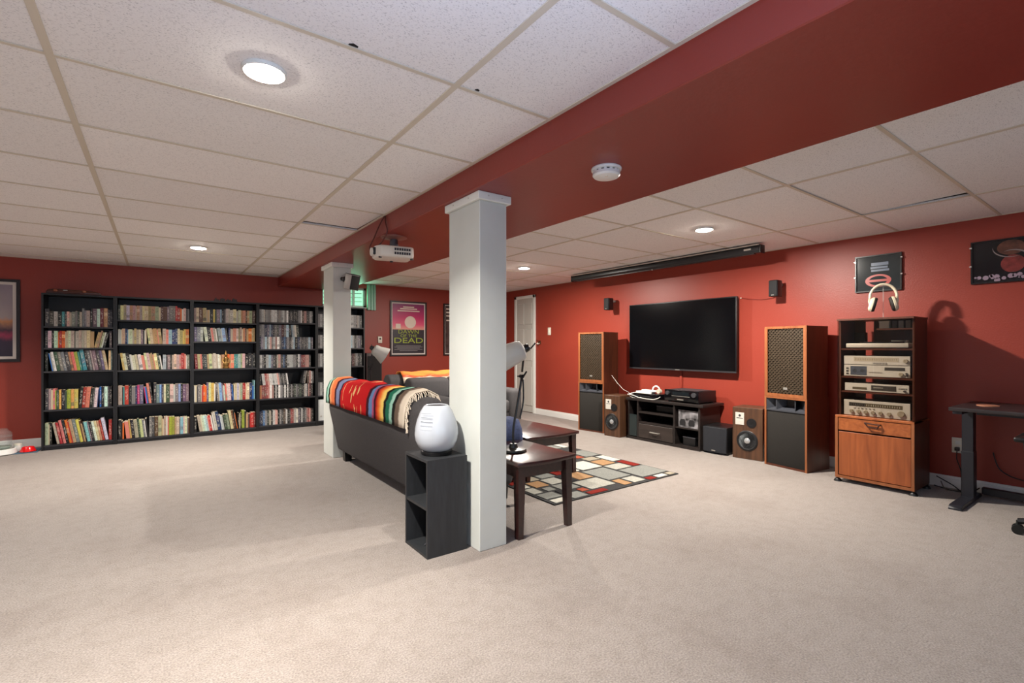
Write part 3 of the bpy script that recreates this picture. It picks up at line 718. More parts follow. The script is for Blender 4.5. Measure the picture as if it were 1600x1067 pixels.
# two-piece big loudspeaker stacks
M_tweed = mat('dark_brown_tweed', (24, 20, 15), .9, var=.5, vscale=220, bump=.4, bscale=260)
M_frontw = wood('light_teak_edge', (120, 68, 38), (144, 86, 50), .4, 2, 12)
M_fret = mat('bronze_fretwork', (56, 44, 30), .5)
def spk_stack(cx_, cy_, rz, lw, W, lab_lo, lab_hi):
    D = .34; H1 = .655; H2 = .655
    lo = thing('bass_cabinet', lab_lo, 'speaker', (cx_, cy_, 0), rz, 'tall speaker stacks beside the television')
    t = .018
    c = MB()
    c.box(-W / 2, -W / 2 + t, 0, D, 0, H1); c.box(W / 2 - t, W / 2, 0, D, 0, H1); c.box(-W / 2 + t, W / 2 - t, 0, D, H1 - t, H1); c.box(-W / 2 + t, W / 2 - t, 0, D, 0, t); c.box(-W / 2 + t, W / 2 - t, D - t, D, t, H1 - t)
    c.build('cabinet', M_teakd, lo, smooth=0, world=False)
    e = MB(); g = .0015
    e.box(-W / 2, -W / 2 + t, -.004, 0, 0, H1); e.box(W / 2 - t, W / 2, -.004, 0, 0, H1); e.box(-W / 2 + t, W / 2 - t, -.004, 0, H1 - t, H1)
    e.build('front_edge', M_frontw, lo, smooth=0, world=False)
    # slot horn opening with curved vanes
    HZ = H1 - t - .105
    BX('horn_back', M_black, lo, -W / 2 + t, W / 2 - t, .09, .10, HZ, H1 - t, world=False)
    xi = W / 2 - t
    MB().add([(-xi, .002, HZ), (xi, .002, HZ), (xi * .5, .09, HZ + .035), (-xi * .5, .09, HZ + .035)], [(0, 1, 2, 3)]).add([(-xi, .002, H1 - t), (xi, .002, H1 - t), (xi * .5, .09, H1 - t - .015), (-xi * .5, .09, H1 - t - .015)], [(3, 2, 1, 0)]) \
        .add([(-xi, .002, HZ), (-xi * .5, .09, HZ + .035), (-xi * .5, .09, H1 - t - .015), (-xi, .002, H1 - t)], [(0, 1, 2, 3)]).add([(xi, .002, HZ), (xi * .5, .09, HZ + .035), (xi * .5, .09, H1 - t - .015), (xi, .002, H1 - t)], [(3, 2, 1, 0)]).build('horn_flare', mat('horn_grey', (52, 54, 60), .45), lo, smooth=0, world=False)
    for x in (-.06, .06): MB().prism([(x * 1.5 - .004, .006), (x * 1.5 + .004, .006), (x * .7 + .004, .088), (x * .7 - .004, .088)], 2, HZ + .01, H1 - t - .004).build('horn_vane', MATS['horn_grey'], lo, smooth=0, world=False)
    BX('horn_lip', MATS['horn_grey'], lo, -xi, xi, -.003, .012, HZ - .012, HZ, world=False)
    MB().box(-xi + .002, xi - .002, .004, .02, t, HZ - .012, bev=.003).build('grille_cloth', M_tweed, lo, world=False)
    # upper box with fretwork
    hi = thing('fretwork_speaker', lab_hi, 'speaker', (cx_, cy_, H1), rz, 'tall speaker stacks beside the television')
    W_, D2 = W - .004, D - .02
    c = MB(); c.box(-W_ / 2, -W_ / 2 + t, 0, D2, 0, H2); c.box(W_ / 2 - t, W_ / 2, 0, D2, 0, H2); c.box(-W_ / 2 + t, W_ / 2 - t, 0, D2, H2 - t, H2); c.box(-W_ / 2 + t, W_ / 2 - t, 0, D2, 0, t); c.box(-W_ / 2 + t, W_ / 2 - t, D2 - t, D2, t, H2 - t)
    c.build('cabinet', M_teakd, hi, smooth=0, world=False)
    e = MB(); fr = .03
    e.box(-W_ / 2, -W_ / 2 + fr, -.006, 0, 0, H2); e.box(W_ / 2 - fr, W_ / 2, -.006, 0, 0, H2); e.box(-W_ / 2 + fr, W_ / 2 - fr, -.006, 0, H2 - .022, H2); e.box(-W_ / 2 + fr, W_ / 2 - fr, -.006, 0, 0, .03)
    e.build('front_frame', M_frontw, hi, smooth=0, world=False)
    BX('backing_cloth', mat('dark_backing_cloth', (40, 33, 28), .9), hi, -W_ / 2 + fr, W_ / 2 - fr, .02, .03, .03, H2 - .022, world=False)
    # fretwork: two crossing sets of bars plus studs, joined into one lattice
    f = MB(); xa, xb, za, zb = -W_ / 2 + fr, W_ / 2 - fr, .03, H2 - .022
    st = .034
    k = xa - (zb - za)
    while k < xb:
        for sgn in (1, -1):
            # line x = k + s (rising) or mirrored, clipped to the opening
            p0x, p0z, p1x, p1z = k, za, k + (zb - za), zb
            s0, s1 = max(0, xa - k), min(zb - za, xb - k)
            if s1 - s0 > .02:
                ax, az, bx_, bz = k + s0, za + s0, k + s1, za + s1
                if sgn < 0: ax, bx_ = xa + xb - ax, xa + xb - bx_
                n_ = Vector((-(bz - az), 0, bx_ - ax)).normalized() * .0045
                A, B = Vector((ax, .006, az)), Vector((bx_, .006, bz)); dp = Vector((0, .008, 0))
                V = [A - n_, A + n_, B + n_, B - n_]; V += [v + dp for v in V]
                f.add(V, [(0, 1, 2, 3), (7, 6, 5, 4), (0, 4, 5, 1), (1, 5, 6, 2), (2, 6, 7, 3), (3, 7, 4, 0)])
        k += st
    z = za + st / 2; row = 0
    while z < zb:
        x = xa + (st / 2 if row % 2 else st)
        while x < xb - .006:
            f.cyl((x, .003, z), (x, .012, z), .007, n=6); x += st
        z += st / 2; row += 1
    o = f.build('fretwork', M_fret, hi, smooth=0, world=False)
    BX('badge', M_steel, hi, -.02, .02, .0, .003, .07, .09, world=False)
spk_stack(4.62, 4.585, R(-90 + 8), 0, .415, 'dark cloth bass cabinet of the left tall speaker stack', 'lattice fronted wooden speaker topping the left tall stack')
spk_stack(4.672, 2.147, R(-90 - 8), 0, .405, 'dark cloth bass cabinet of the right tall speaker stack', 'lattice fronted wooden speaker topping the right tall stack')

# small two-way speakers
def two_way(lab, cx_, cy_, rz, W, H, D):
    r = thing('bookshelf_speaker', lab, 'speaker', (cx_, cy_, 0), rz, 'walnut two-way speakers on the floor')
    MB().box(-W / 2, W / 2, 0, D, 0, H, bev=.003, seg=1).build('cabinet', M_walnut, r, world=False)
    zc = H * .36; rr = .098
    Rm = Matrix.Rotation(R(90), 3, 'X')   # lathe axis z -> -y
    def la(prof, z, x=0): return MB().lathe(prof, (x, 0, z), 28, M=Rm)
    la([(rr, .0), (rr + .004, .004), (rr - .002, .008), (rr - .010, .009), (rr - .010, .0)], zc).build('woofer_ring', M_black, r, world=False)
    la([(rr - .010, .006), (rr - .013, .009), (rr - .018, .006)], zc).build('surround', mat('rubber_surround', (30, 30, 32), .6), r, world=False)
    la([(rr - .018, .006), (.05, .0035), (.03, .0022)], zc).build('woofer_cone', mat('grey_cone', (118, 124, 126), .4), r, world=False)
    la([(.03, .002), (.028, .008), (.018, .014), (1e-6, .017)], zc).build('dust_cap', mat('silver_cap', (190, 194, 196), .25, .6), r, world=False)
    la([(.046, 0), (.046, .005), (.03, .007), (.02, .003), (1e-6, .006)], H * .71, W * .14).build('tweeter', M_black, r, world=False)
    BX('label_plate', mat('silver_label', (206, 202, 192), .4, .2), r, -W * .40, -W * .40 + .085, -.003, 0, H * .66, H * .90, bev=.001, seg=1, world=False)
    BX('label_stripe', M_darkgrey, r, -W * .40 + .012, -W * .40 + .073, -.004, -.002, H * .785, H * .795, world=False)
    MB().cyl((-W * .40 + .043, -.004, H * .84), (-W * .40 + .043, -.002, H * .84), .012, n=14).build('label_emblem', M_darkgrey, r, world=False)
    return r
two_way('walnut two-way speaker standing left of the television stand', 4.575, 4.177, R(-90 + 6), .236, .512, .27)
two_way('walnut two-way speaker between the subwoofer and right speaker stack', 4.74, 2.54, R(-90 + 8), .288, .512, .27)

# subwoofer
r = thing('subwoofer', 'small black cube subwoofer right of the television stand', 'subwoofer', (4.71, 2.87, 0), R(-90 + 3))
MB().box(-.132, .132, .0, .31, .012, .285, bev=.008).build('cabinet', M_black, r, world=False)
P = [(-.128, 0), (-.128, -.012), (-.065, -.03), (.065, -.03), (.128, -.012), (.128, 0)]
MB().prism(P, 2, .02, .278, bev=.003, seg=1).build('curved_grille', mat('blue_black_grille', (24, 26, 33), .8, var=.3, vscale=250), r, world=False)
BX('badge', M_steel, r, -.02, .02, -.034, -.029, .035, .045, world=False)
for x in (-.12, .12):
    for y in (.03, .28): MB().cyl((x, y, 0), (x, y, .013), .014).build('foot', M_black, r, world=False)

# television stand
r = thing('television_stand', 'dark low television stand with open bays and one drawer', 'stand', (4.67, 3.52, 0), R(-90))
L_, D_ = .495, .40
SX = lambda y: (3.52 - y)     # world y -> local x
MB().box(-.505, .54, -.012, D_ - .0, .468, .498, bev=.004).build('top_board', M_stand, r, world=False)
MB().box(-.505, .501, .0, D_, 0, .03).build('plinth', M_stand, r, world=False)
for x in (-.475, -.335, .175, .49): MB().box(x - .011, x + .011, .005, D_ - .01, .03, .468).build('upright', M_stand, r, world=False)
MB().box(-.324, .164, .006, D_ - .01, .325, .345).build('shelf', M_stand, r, world=False)
MB().box(-.324, .164, .006, D_ - .01, .205, .222).build('shelf', M_stand, r, world=False)
MB().box(.186, .479, .01, D_ - .01, .215, .23).build('shelf', M_stand, r, world=False)
MB().box(-.464, .479, D_ - .008, D_ - .002, .03, .468).build('back_panel', mat('black_hardboard', (14, 13, 14), .8), r, world=False)
dr = MB().box(-.32, .16, .0, .02, .036, .2, bev=.002, seg=1).build('drawer', wood('drawer_front', (40, 33, 30), (54, 45, 41), .45, 0, 14), r, world=False)
MB().tube([(-.145, .0, .115), (-.14, -.016, .117), (-.11, -.024, .118), (-.05, -.024, .118), (-.02, -.016, .117), (-.015, 0, .115)], .0065).build('handle', M_steel, dr, world=False)
BX('glass_door', glassy('smoked_stand_glass', (60, 70, 70), .55), r, -.46, -.35, .002, .006, .04, .30, world=False)
# things on and in the stand
r = thing('av_receiver', 'black receiver with silver front line on the television stand', 'receiver', (4.70, 3.265, .498), R(-90))
MB().box(-.215, .215, .0, .33, .012, .135, bev=.005).build('chassis', M_black, r, world=False)
for x in (-.18, .18):
    for y in (.04, .29): MB().cyl((x, y, 0), (x, y, .013), .02).build('foot', M_black, r, world=False)
BX('front_panel', M_gloss, r, -.217, .217, -.01, .002, .016, .137, bev=.004, world=False)
BX('silver_line', M_steel, r, -.12, .11, -.0125, -.009, .068, .073, world=False)
BX('display', mat('dark_display', (20, 26, 30), .15), r, -.11, .1, -.012, -.009, .082, .118, world=False)
Ry = lambda p0, p1, rad, nm, m_: MB().cyl(p0, p1, rad, n=20).build(nm, m_, r, world=False)
Ry((-.17, -.03, .10), (-.17, -.008, .10), .022, 'selector_knob', M_darkgrey); Ry((.165, -.03, .095), (.165, -.008, .095), .026, 'volume_knob', M_darkgrey)
BX('top_vents', M_darkgrey, r, -.17, .17, .05, .29, .134, .137, world=False); BX('front_badge', M_steel, r, -.05, .03, -.0125, -.009, .028, .04, world=False)
r = thing('game_console', 'flat black box under white cables on the left of the television stand', 'console', (4.70, 3.79, .498), R(-90))
MB().box(-.19, .20, .0, .26, .005, .06, bev=.006).build('shell', M_gloss, r, world=False); BX('front_slot', M_darkgrey, r, -.12, .1, -.002, .001, .03, .034, world=False)
for x in (-.15, .16):
    MB().box(x - .02, x + .02, .02, .24, 0, .006).build('foot', M_black, r, world=False)
r = thing('white_headset', 'white headset lying on the flat black box', 'headset', (4.80, 3.78, .558), R(-90))
M_wp = mat('white_plastic', (230, 230, 226), .35)
MB().box(-.17, .05, -.05, .06, .0, .022, bev=.009, seg=3).box(-.1, .1, -.03, .05, .02, .04, bev=.008, seg=3).build('body', M_wp, r, world=False)
m = MB()
pts = [(.09 + .05 * math.cos(a), .01, .045 + .045 * math.sin(a)) for a in [R(-20 + 24 * i) for i in range(10)]]
m.tube(pts, .009).build('band', M_wp, r, world=False)
MB().cyl((.135, -.012, .032), (.135, .03, .032), .026).build('ear_pad', mat('beige_pad', (196, 188, 170), .8), r, world=False)
cab = MB().tube([(4.74, 4.33, .75), (4.72, 4.22, .66), (4.70, 4.10, .585), (4.69, 4.0, .557), (4.67, 3.98, .52), (4.668, 3.93, .504), (4.668, 3.88, .503), (4.675, 3.80, .515)], .0018) \
    .tube([(4.66, 3.97, .54), (4.655, 3.9, .53), (4.66, 3.82, .51), (4.662, 3.72, .504), (4.664, 3.62, .504), (4.668, 3.56, .52), (4.675, 3.53, .54)], .004).tube([(4.66, 4.0, .535), (4.67, 3.9, .566), (4.69, 3.8, .566), (4.68, 3.66, .566)], .005).build('white_cables', mat('white_cable', (226, 222, 214), .4)); tag(cab, 'loose white cables looping over the left end of the television stand', 'cable')
r = thing('media_box', 'thin dark set-top box in the upper bay of the stand', 'box', (4.78, 3.56, .345), R(-90)); MB().box(-.10, .13, 0, .2, .004, .075, bev=.003).build('shell', M_black, r, world=False); BX('rim', M_edge, r, -.10, .13, -.002, .001, .07, .075, world=False); BX('foot', M_black, r, -.08, .11, .02, .18, 0, .005, world=False)
r = thing('magazine', 'black and white picture sleeve standing in the right bay of the stand', 'sleeve', (4.70, 3.19, .23), R(-90))
MB().box(-.115, .13, 0, .005, 0, .19).build('sleeve', mat('bw_print', (110, 108, 110), .35, var=.95, vscale=16, dark=.9, detail=1), r, world=False)
for x in (-.06, .05): MB().lathe([(.035, .02), (.04, .05), (.03, .08), (.02, .09)], (x, -.0, 0), 12, M=Matrix.Diagonal((1, .04, 1))).build('printed_figure', mat('ink_black', (28, 28, 30), .5), r, world=False)
r = thing('small_black_box', 'small black box in the lower right bay of the stand', 'box', (4.72, 3.17, .03), R(-90)); MB().box(-.09, .06, 0, .2, 0, .085, bev=.004).build('shell', M_black, r, world=False); BX('lid', M_darkgrey, r, -.092, .062, -.002, .202, .085, .094, bev=.002, world=False)
r = thing('games_case_row', 'dark disc case leaning in the narrow left bay of the stand', 'disc case', (4.74, 3.93, .03), R(-90)); MB().box(-.035, .025, 0, .15, 0, .2, bev=.002, seg=1).build('case', M_darkgrey, r, world=False)

# ------------------------------------------------------------------ hi-fi cabinet
r = thing('hifi_cabinet', 'teak hi-fi cabinet with smoked glass doors over a drawer', 'cabinet', (4.585, 1.44, 0), R(-90))
hw = .264; D_ = .37; z0, z1, zt = .035, .555, 1.352
hcab = r
MB().box(-hw, -hw + .018, 0, D_, z0, z1).build('side_panel', M_teakd, r, smooth=0, world=False); MB().box(hw - .018, hw, 0, D_, z0, z1).build('side_panel', M_teakd, r, smooth=0, world=False)
MB().box(-hw, hw, -.004, D_, z1 - .018, z1, bev=.002, seg=1).build('middle_board', M_teakh, r, world=False); MB().box(-hw + .018, hw - .018, .0, D_, z0, z0 + .018).build('bottom_board', M_teakh, r, world=False)
BX('back_panel', M_teakd, r, -hw + .018, hw - .018, D_ - .008, D_, z0 + .018, z1 - .018, world=False)
e = MB().box(-hw, -hw + .02, -.004, 0, z0, z1 - .018).box(hw - .02, hw, -.004, 0, z0, z1 - .018).box(-hw + .02, hw - .02, -.004, .0, z0, z0 + .022).build('front_edge', M_frontw, r, smooth=0, world=False)
d = MB().box(-hw + .022, hw - .022, .001, .018, .432, z1 - .02, bev=.002, seg=1).build('drawer', M_teakh, r, world=False)
MB().tube([(-.052, .001, .512), (-.05, -.018, .512), (-.028, -.022, .485), (.034, -.022, .479), (.05, -.018, .506), (.052, .001, .506)], .0055).tube([(-.05, -.018, .512), (.05, -.018, .506)], .0055).build('handle', mat('dark_bronze_pull', (60, 32, 24), .35, .4), d, world=False)
MB().box(-hw + .022, hw - .022, .004, .02, z0 + .025, .420, bev=.002, seg=1).build('flap_door', M_teak, r, world=False)
for x in (-hw + .012, hw - .012):
    for y in (.02, D_ - .03):
        MB().cyl((x, y, .0), (x, y, .012), .03, .026, n=16).cyl((x, y, .012), (x, y, z0), .012, n=12).ball((x, y, .012), .024, sc=(1, 1, .6)).build('caster', M_black, r, world=False)
# upper hutch
hx = .255; y0, y1 = .045, D_ - .02
for x in (-hx, hx - .016): MB().box(x, x + .016, y0, y1, z1, zt - .016).build('hutch_side', M_teakd, r, smooth=0, world=False)
MB().box(-hx - .004, hx + .004, y0 - .035, y1, zt - .016, zt, bev=.002, seg=1).build('hutch_top', M_teakd, r, world=False)
HS = (.757, .878, 1.108)
for z in HS: MB().box(-hx + .016, hx - .016, y0 + .005, y1 - .02, z - .014, z).build('hutch_shelf', M_teakd, r, smooth=0, world=False)
MB().box(.0, hx - .016, y0 + .03, y1 - .02, 1.255, 1.267).build('hutch_shelf', M_teakd, r, smooth=0, world=False)
BX('hutch_back', M_teakd, r, -.10, hx - .016, y1 - .008, y1, z1, zt - .016, world=False); BX('hutch_back', M_teakd, r, -hx + .016, -.16, y1 - .008, y1, z1, zt - .016, world=False)
M_smoke = glassy('smoked_glass', (24, 20, 18), .9, .03, (.9, .87, .84))
for xa, xb in ((-hx, -.001), (.001, hx)):
    g = MB().box(xa, xb, y0 - .03, y0 - .025, z1 + .002, zt - .018).build('glass_door', M_smoke, r, smooth=0, world=False)
for xa in (-hx - .0, hx - .004): MB().box(xa, xa + .004, y0 - .025, y0, z1 + .002, zt - .018).build('side_glass_edge', M_smoke, r, smooth=0, world=False)
def comp(name, lab, cat, z, h, wd, dy=.0, m_=None):
    o = thing(name, lab, cat, (4.585 + y0 + .02 + dy, 1.44, z), R(-90))
    MB().box(-wd, wd, .004, .22, .004, h, bev=.002, seg=1).build('chassis', M_darkgrey, o, world=False)
    MB().box(-wd, wd, -.004, .004, .003, h, bev=.0015, seg=1).build('front_panel', m_ or M_silver, o, world=False)
    BX('feet', M_black, o, -wd + .02, wd - .02, .02, .2, 0, .005, world=False)
    return o
M_dial = mat('dial_glass', (96, 88, 70), .2); M_knob = mat('champagne_knob', (196, 186, 160), .3, .6); M_btn = mat('dark_button', (60, 58, 54), .4)
def knob(o, x, z, rd, dpt=.014, m_=None): MB().cyl((x, -.004, z), (x, -.004 - dpt, z), rd, rd * .9, n=18).build('knob', m_ or M_knob, o, world=False)
o = comp('stereo_receiver', 'wide champagne receiver with a row of knobs, lowest in the cabinet', 'receiver', z1, .128, .222)
BX('tuning_dial', M_dial, o, -.185, .175, -.0052, -.003, .078, .108, world=False); m = MB()
for i in range(22): m.box(-.17 + i * .0155, -.168 + i * .0155, -.0058, -.005, .084, .10)
m.build('dial_marks', M_silver, o, world=False); BX('dial_window', M_btn, o, -.184, -.07, -.0058, -.005, .08, .106, world=False)
for i, x in enumerate((-.165, -.115, -.066, -.016, .034, .09)): knob(o, x, .036, .015)
knob(o, .165, .045, .024)
for i in range(6): BX('push_button', M_steel, o, -.15 + i * .026, -.138 + i * .026, -.009, -.003, .062, .069, world=False)
o = comp('cassette_deck', 'silver deck with dark display in the middle of the cabinet', 'tape deck', HS[0], .066, .215)
BX('display', M_btn, o, -.03, .135, -.0055, -.003, .014, .054, world=False); BX('tape_slot', M_dial, o, -.16, -.06, -.0055, -.003, .016, .034, world=False); BX('meter_strip', mat('grey_marks', (140, 138, 130), .4), o, -.015, .05, -.006, -.005, .032, .04, world=False)
knob(o, .19, .02, .009, m_=M_btn)
for i in range(4): BX('push_button', M_steel, o, .148 + i * .014, .158 + i * .014, -.008, -.003, .036, .044, world=False)
o = comp('cassette_deck', 'silver cassette deck with blue-grey tape window, below the thin tuner', 'tape deck', HS[1], .094, .222)
w_ = MB().box(-.175, -.06, -.006, -.003, .012, .084, bev=.001, seg=1).build('tape_window', mat('blue_grey_window', (78, 86, 98), .2), o, world=False)
for x in (-.145, -.09): MB().cyl((x, -.0068, .048), (x, -.0055, .048), .014, n=16).build('reel', mat('reel_grey', (52, 58, 66), .4), w_, world=False)
BX('level_display', M_btn, o, .06, .19, -.0055, -.003, .056, .08, world=False); knob(o, .165, .028, .015); knob(o, .2, .035, .007, m_=M_btn); knob(o, .2, .02, .007, m_=M_btn)
for z in (.066, .044, .022): BX('push_button', M_btn, o, -.205, -.188, -.008, -.003, z - .006, z + .006, world=False)
for i in range(5): BX('push_button', M_steel, o, -.045 + i * .018, -.033 + i * .018, -.007, -.003, .034, .042, world=False)
o = comp('stereo_tuner', 'thin silver tuner resting on the cassette deck', 'tuner', HS[1] + .095, .074, .222)
BX('scale_window', mat('pale_scale', (186, 178, 158), .25), o, -.15, .15, -.0055, -.003, .03, .062, world=False); m = MB()
for i in range(24): m.box(-.14 + i * .012, -.1385 + i * .012, -.0062, -.005, .04, .054)
m.build('scale_marks', M_btn, o, world=False)
for i in range(5): BX('push_button', M_steel, o, -.02 + i * .02, -.006 + i * .02, -.008, -.003, .012, .022, world=False)
knob(o, .195, .037, .016)
o = thing('turntable', 'low silver turntable on the top shelf behind the smoked glass', 'turntable', (4.585 + y0 + .02, 1.44, HS[2]), R(-90))
MB().box(-.21, .21, 0, .24, .006, .042, bev=.006).build('plinth', M_silver, o, world=False); BX('feet', M_black, o, -.18, .18, .02, .2, 0, .007, world=False)
MB().cyl((-.04, .125, .042), (-.04, .125, .054), .105, n=36).build('platter', M_black, o, world=False); MB().tube([(.15, .19, .06), (.14, .12, .06), (.08, .075, .06)], .004).cyl((.15, .19, .042), (.15, .19, .066), .016).build('tonearm', M_steel, o, world=False)
o = thing('black_box', 'small black speaker box at the top left inside the cabinet', 'speaker', (4.585 + y0 + .21, 1.605, HS[2]), R(-90)); MB().box(-.05, .03, 0, .06, .0, .135, bev=.003).build('shell', M_black, o, world=False); BX('grille', mat('black_mesh2', (20, 22, 26), .8), o, -.045, .025, -.004, .001, .006, .13, world=False)
for i, (x, lab) in enumerate(((1.33, 'dark disc case leaning first at top right in the hi-fi cabinet'), (1.29, 'grey disc case leaning second at top right in the hi-fi cabinet'), (1.245, 'grey disc case nearest the right side of the hi-fi cabinet'))):
    o = thing('disc_case', lab, 'disc case', (4.585 + y0 + .07, x, 1.267), R(-90)); MB().box(-.016, .016, 0, .12, 0, .06, bev=.001, seg=1).build('case', mat('case_%d' % i, ((70, 66, 64), (150, 146, 140), (120, 116, 108))[i], .4), o, world=False)
    XF
o = thing('cream_box', 'cream card box on the small upper shelf inside the cabinet', 'box', (4.585 + y0 + .06, 1.40, 1.267), R(-90)); MB().box(-.03, .035, 0, .11, 0, .05, bev=.002, seg=1).build('carton', M_cream, o, world=False); BX('lid', M_cream, o, -.032, .037, -.002, .112, .05, .06, world=False)

# headphones on a clear stand, on the cabinet
r = thing('headphones', 'cream headphones on a slim clear stand on top of the hi-fi cabinet', 'headphones', (4.75, 1.42, zt), R(-90 + 20))
M_hp = mat('cream_headphones', (226, 214, 186), .4); M_pad = mat('dark_ear_pads', (40, 34, 30), .7)
pts = []; 
for i in range(15):
    a = R(0 + 180 * i / 14); pts.append((.088 * math.cos(a), 0, .17 + .105 * math.sin(a)))
hb = MB()
for off in (-.014, 0, .014): hb.tube([(p[0], p[1] + off, p[2]) for p in pts], .009, n=8)
hb.build('headband', M_hp, r, world=False)
for sx in (-1, 1):
    MB().tube([(sx * .088, 0, .17), (sx * .092, .003, .14), (sx * .084, .004, .10)], .008).build('yoke', M_hp, r, world=False)
    Mx = Matrix.Rotation(R(90 * -sx), 3, 'Y') if False else Matrix.Rotation(R(sx * 76), 3, 'Y')
    MB().lathe([(1e-6, .026), (.036, .024), (.05, .013), (.053, 0), (.048, -.004)], (sx * .068, 0, .115), 24, M=Mx @ Matrix.Diagonal((1.15, .9, 1))).build('ear_cup', M_hp, r, world=False)
    MB().lathe([(.048, .0), (.052, -.008), (.046, -.022), (.024, -.02), (1e-6, -.018)], (sx * .068, 0, .115), 24, M=Mx @ Matrix.Diagonal((1.15, .9, 1))).build('ear_pad', M_pad, r, world=False)
m = MB().cyl((0, 0, 0), (0, 0, .006), .05, n=24).tube([(0, 0, .005), (0, 0, .262)], .004).box(-.02, .02, -.018, .018, .258, .266, bev=.002)
m.build('clear_stand', glassy('clear_acrylic', (240, 236, 230), .85), r, world=False)

# wall pictures on the right wall
M_thin = mat('thin_black_frame', (14, 12, 13), .3)
def clips(r, W, H):
    for sx in (-1, 1):
        for z in (H * .42, H * .86): MB().box(sx * W / 2 - .007, sx * W / 2 + .007, -.026, -.004, z - .006, z + .006, bev=.001, seg=1).build('clip', mat('bright_clip', (240, 240, 238), .15, .8), r, world=False)
r, W, H, p = frame_picture('framed_picture', 'dark framed print with red oval emblem above the hi-fi cabinet', 'right', 1.39, 1.73, 1.605, 1.925, .01, 0, mat('slate_print', (50, 56, 58), .12, var=.2, vscale=3), M_thin)
clips(r, W, H)
m = MB()
for i, (a, b_, z, h_) in enumerate(((-.05, .075, .225, .028), (-.055, .07, .20, .018), (-.05, .08, .175, .018))): m.box(a, b_, -.0112, -.0104, z, z + h_, mi=0)
m.build('pale_print_lines', mat('slate_blue_ink', (92, 106, 126), .3), p, world=False)
ov = MB()
for (ro, ri) in ((1, .72),):
    n = 36; P = []
    for k in range(n):
        a = 2 * PI * k / n; P.append((.095 * ro * math.cos(a), -.0113, .095 + .055 * ro * math.sin(a)))
    for k in range(n):
        a = 2 * PI * k / n; P.append((.095 * ri * math.cos(a), -.0113, .095 + .055 * ri * math.sin(a)))
    ov.add(P, [(k, (k + 1) % n, n + (k + 1) % n, n + k) for k in range(n)])
ov.box(-.08, .08, -.0114, -.0106, .085, .105)
ov.build('red_oval_emblem', mat('emblem_red', (176, 70, 62), .3), p, world=False)
r, W, H, p = frame_picture('framed_picture', 'dark framed space print of two reddish globes at right', 'right', .50, .958, 1.602, 1.925, .01, 0, mat('space_print', (26, 26, 30), .15, var=.4, vscale=5), M_thin)
clips(r, W, H)
def globe(x, z, rx, rz_, nm, c, a0, a1, ring):
    m = MB(); n = 32; P = [(x, -.0111, z)]
    for k in range(n): a = 2 * PI * k / n; P.append((x + rx * math.cos(a), -.0111, max(.014, min(H - .014, z + rz_ * math.sin(a)))))
    m.add(P, [(0, k + 1, (k + 1) % n + 1) for k in range(n)]); m.build('printed_globe', mat(nm, c, .3, var=.5, vscale=22, dark=1.2), p, world=False)
    m = MB(); P = []; nn = 20
    for k in range(nn + 1):
        a = R(a0 + (a1 - a0) * k / nn); t = math.sin(PI * k / nn)
        for q in (1.0, 1.0 - .10 * t): P.append((x + ring * rx * q * math.cos(a), -.01135, max(.013, min(H - .013, z + ring * rz_ * q * math.sin(a)))))
    m.add(P, [(2 * k, 2 * k + 1, 2 * k + 3, 2 * k + 2) for k in range(nn)]); m.build('printed_arc', mat('pale_arc', (130, 118, 116), .3), p, world=False)
globe(-.01, .255, .075, .055, 'brown_globe', (86, 52, 40), 170, 300, 1.32)
globe(-.0, .135, .065, .065, 'red_globe', (112, 42, 38), 0, 120, 1.6)
m = MB(); rg = random.Random(3)
for i in range(26):
    x = rg.uniform(-.21, .21); z = .02 + rg.random() * .035; q = rg.uniform(.004, .02)
    m.cyl((x, -.0113, z), (x, -.0106, z), q, n=7)
m.build('printed_specks', mat('pale_lilac', (150, 130, 146), .4), p, world=False)

# ------------------------------------------------------------------ standing desk, chair, cables
r = thing('standing_desk', 'black standing desk against the right wall by the cabinet', 'desk', (4.73, .3, 0))
M_desk = mat('black_desk_top', (40, 34, 36), .3, var=.2, vscale=12); M_dm = mat('black_desk_metal', (24, 25, 32), .42)
BX('desktop', M_desk, r, 4.42, 5.06, -.42, .948, .68, .705, bev=.003, world=True)
for y in (.915, -.34):
    lg = MB().box(4.76, 4.84, y - .032, y + .032, .03, .68, bev=.003, seg=1).box(4.757, 4.843, y - .035, y + .035, .025, .36, bev=.003, seg=1).build('leg', M_dm, r)
    MB().prism([(4.42, .0), (4.42, .012), (4.45, .03), (4.97, .03), (5.0, .012), (5.0, 0)], 1, y - .035, y + .035, bev=.002, seg=1).build('foot', M_dm, lg)
    BX('top_arm', M_dm, lg, 4.48, 5.0, y - .025, y + .025, .655, .68)
BX('crossbar', M_dm, r, 4.93, 4.97, -.31, .87, .03, .08, bev=.003, seg=1); BX('top_beam', M_dm, r, 4.78, 4.82, -.31, .87, .63, .655)
o = MB().cyl((4.72, .80, .705), (4.72, .80, .711), .06, n=24).build('coaster', mat('copper_coaster', (170, 116, 92), .35)); tag(o, 'flat round coaster on the black desk', 'coaster')
r = thing('tablet', 'pale flat tablet lying on the black desk', 'tablet', (4.72, .49, .705), R(8)); MB().box(-.09, .09, -.12, .12, 0, .008, bev=.003).build('shell', M_white, r, world=False); BX('screen', mat('pale_screen', (200, 206, 214), .1), r, -.078, .078, -.105, .105, .0075, .009, world=False)
r = thing('office_chair', 'black office chair pulled up to the standing desk', 'chair', (4.22, .25, 0), R(-90))
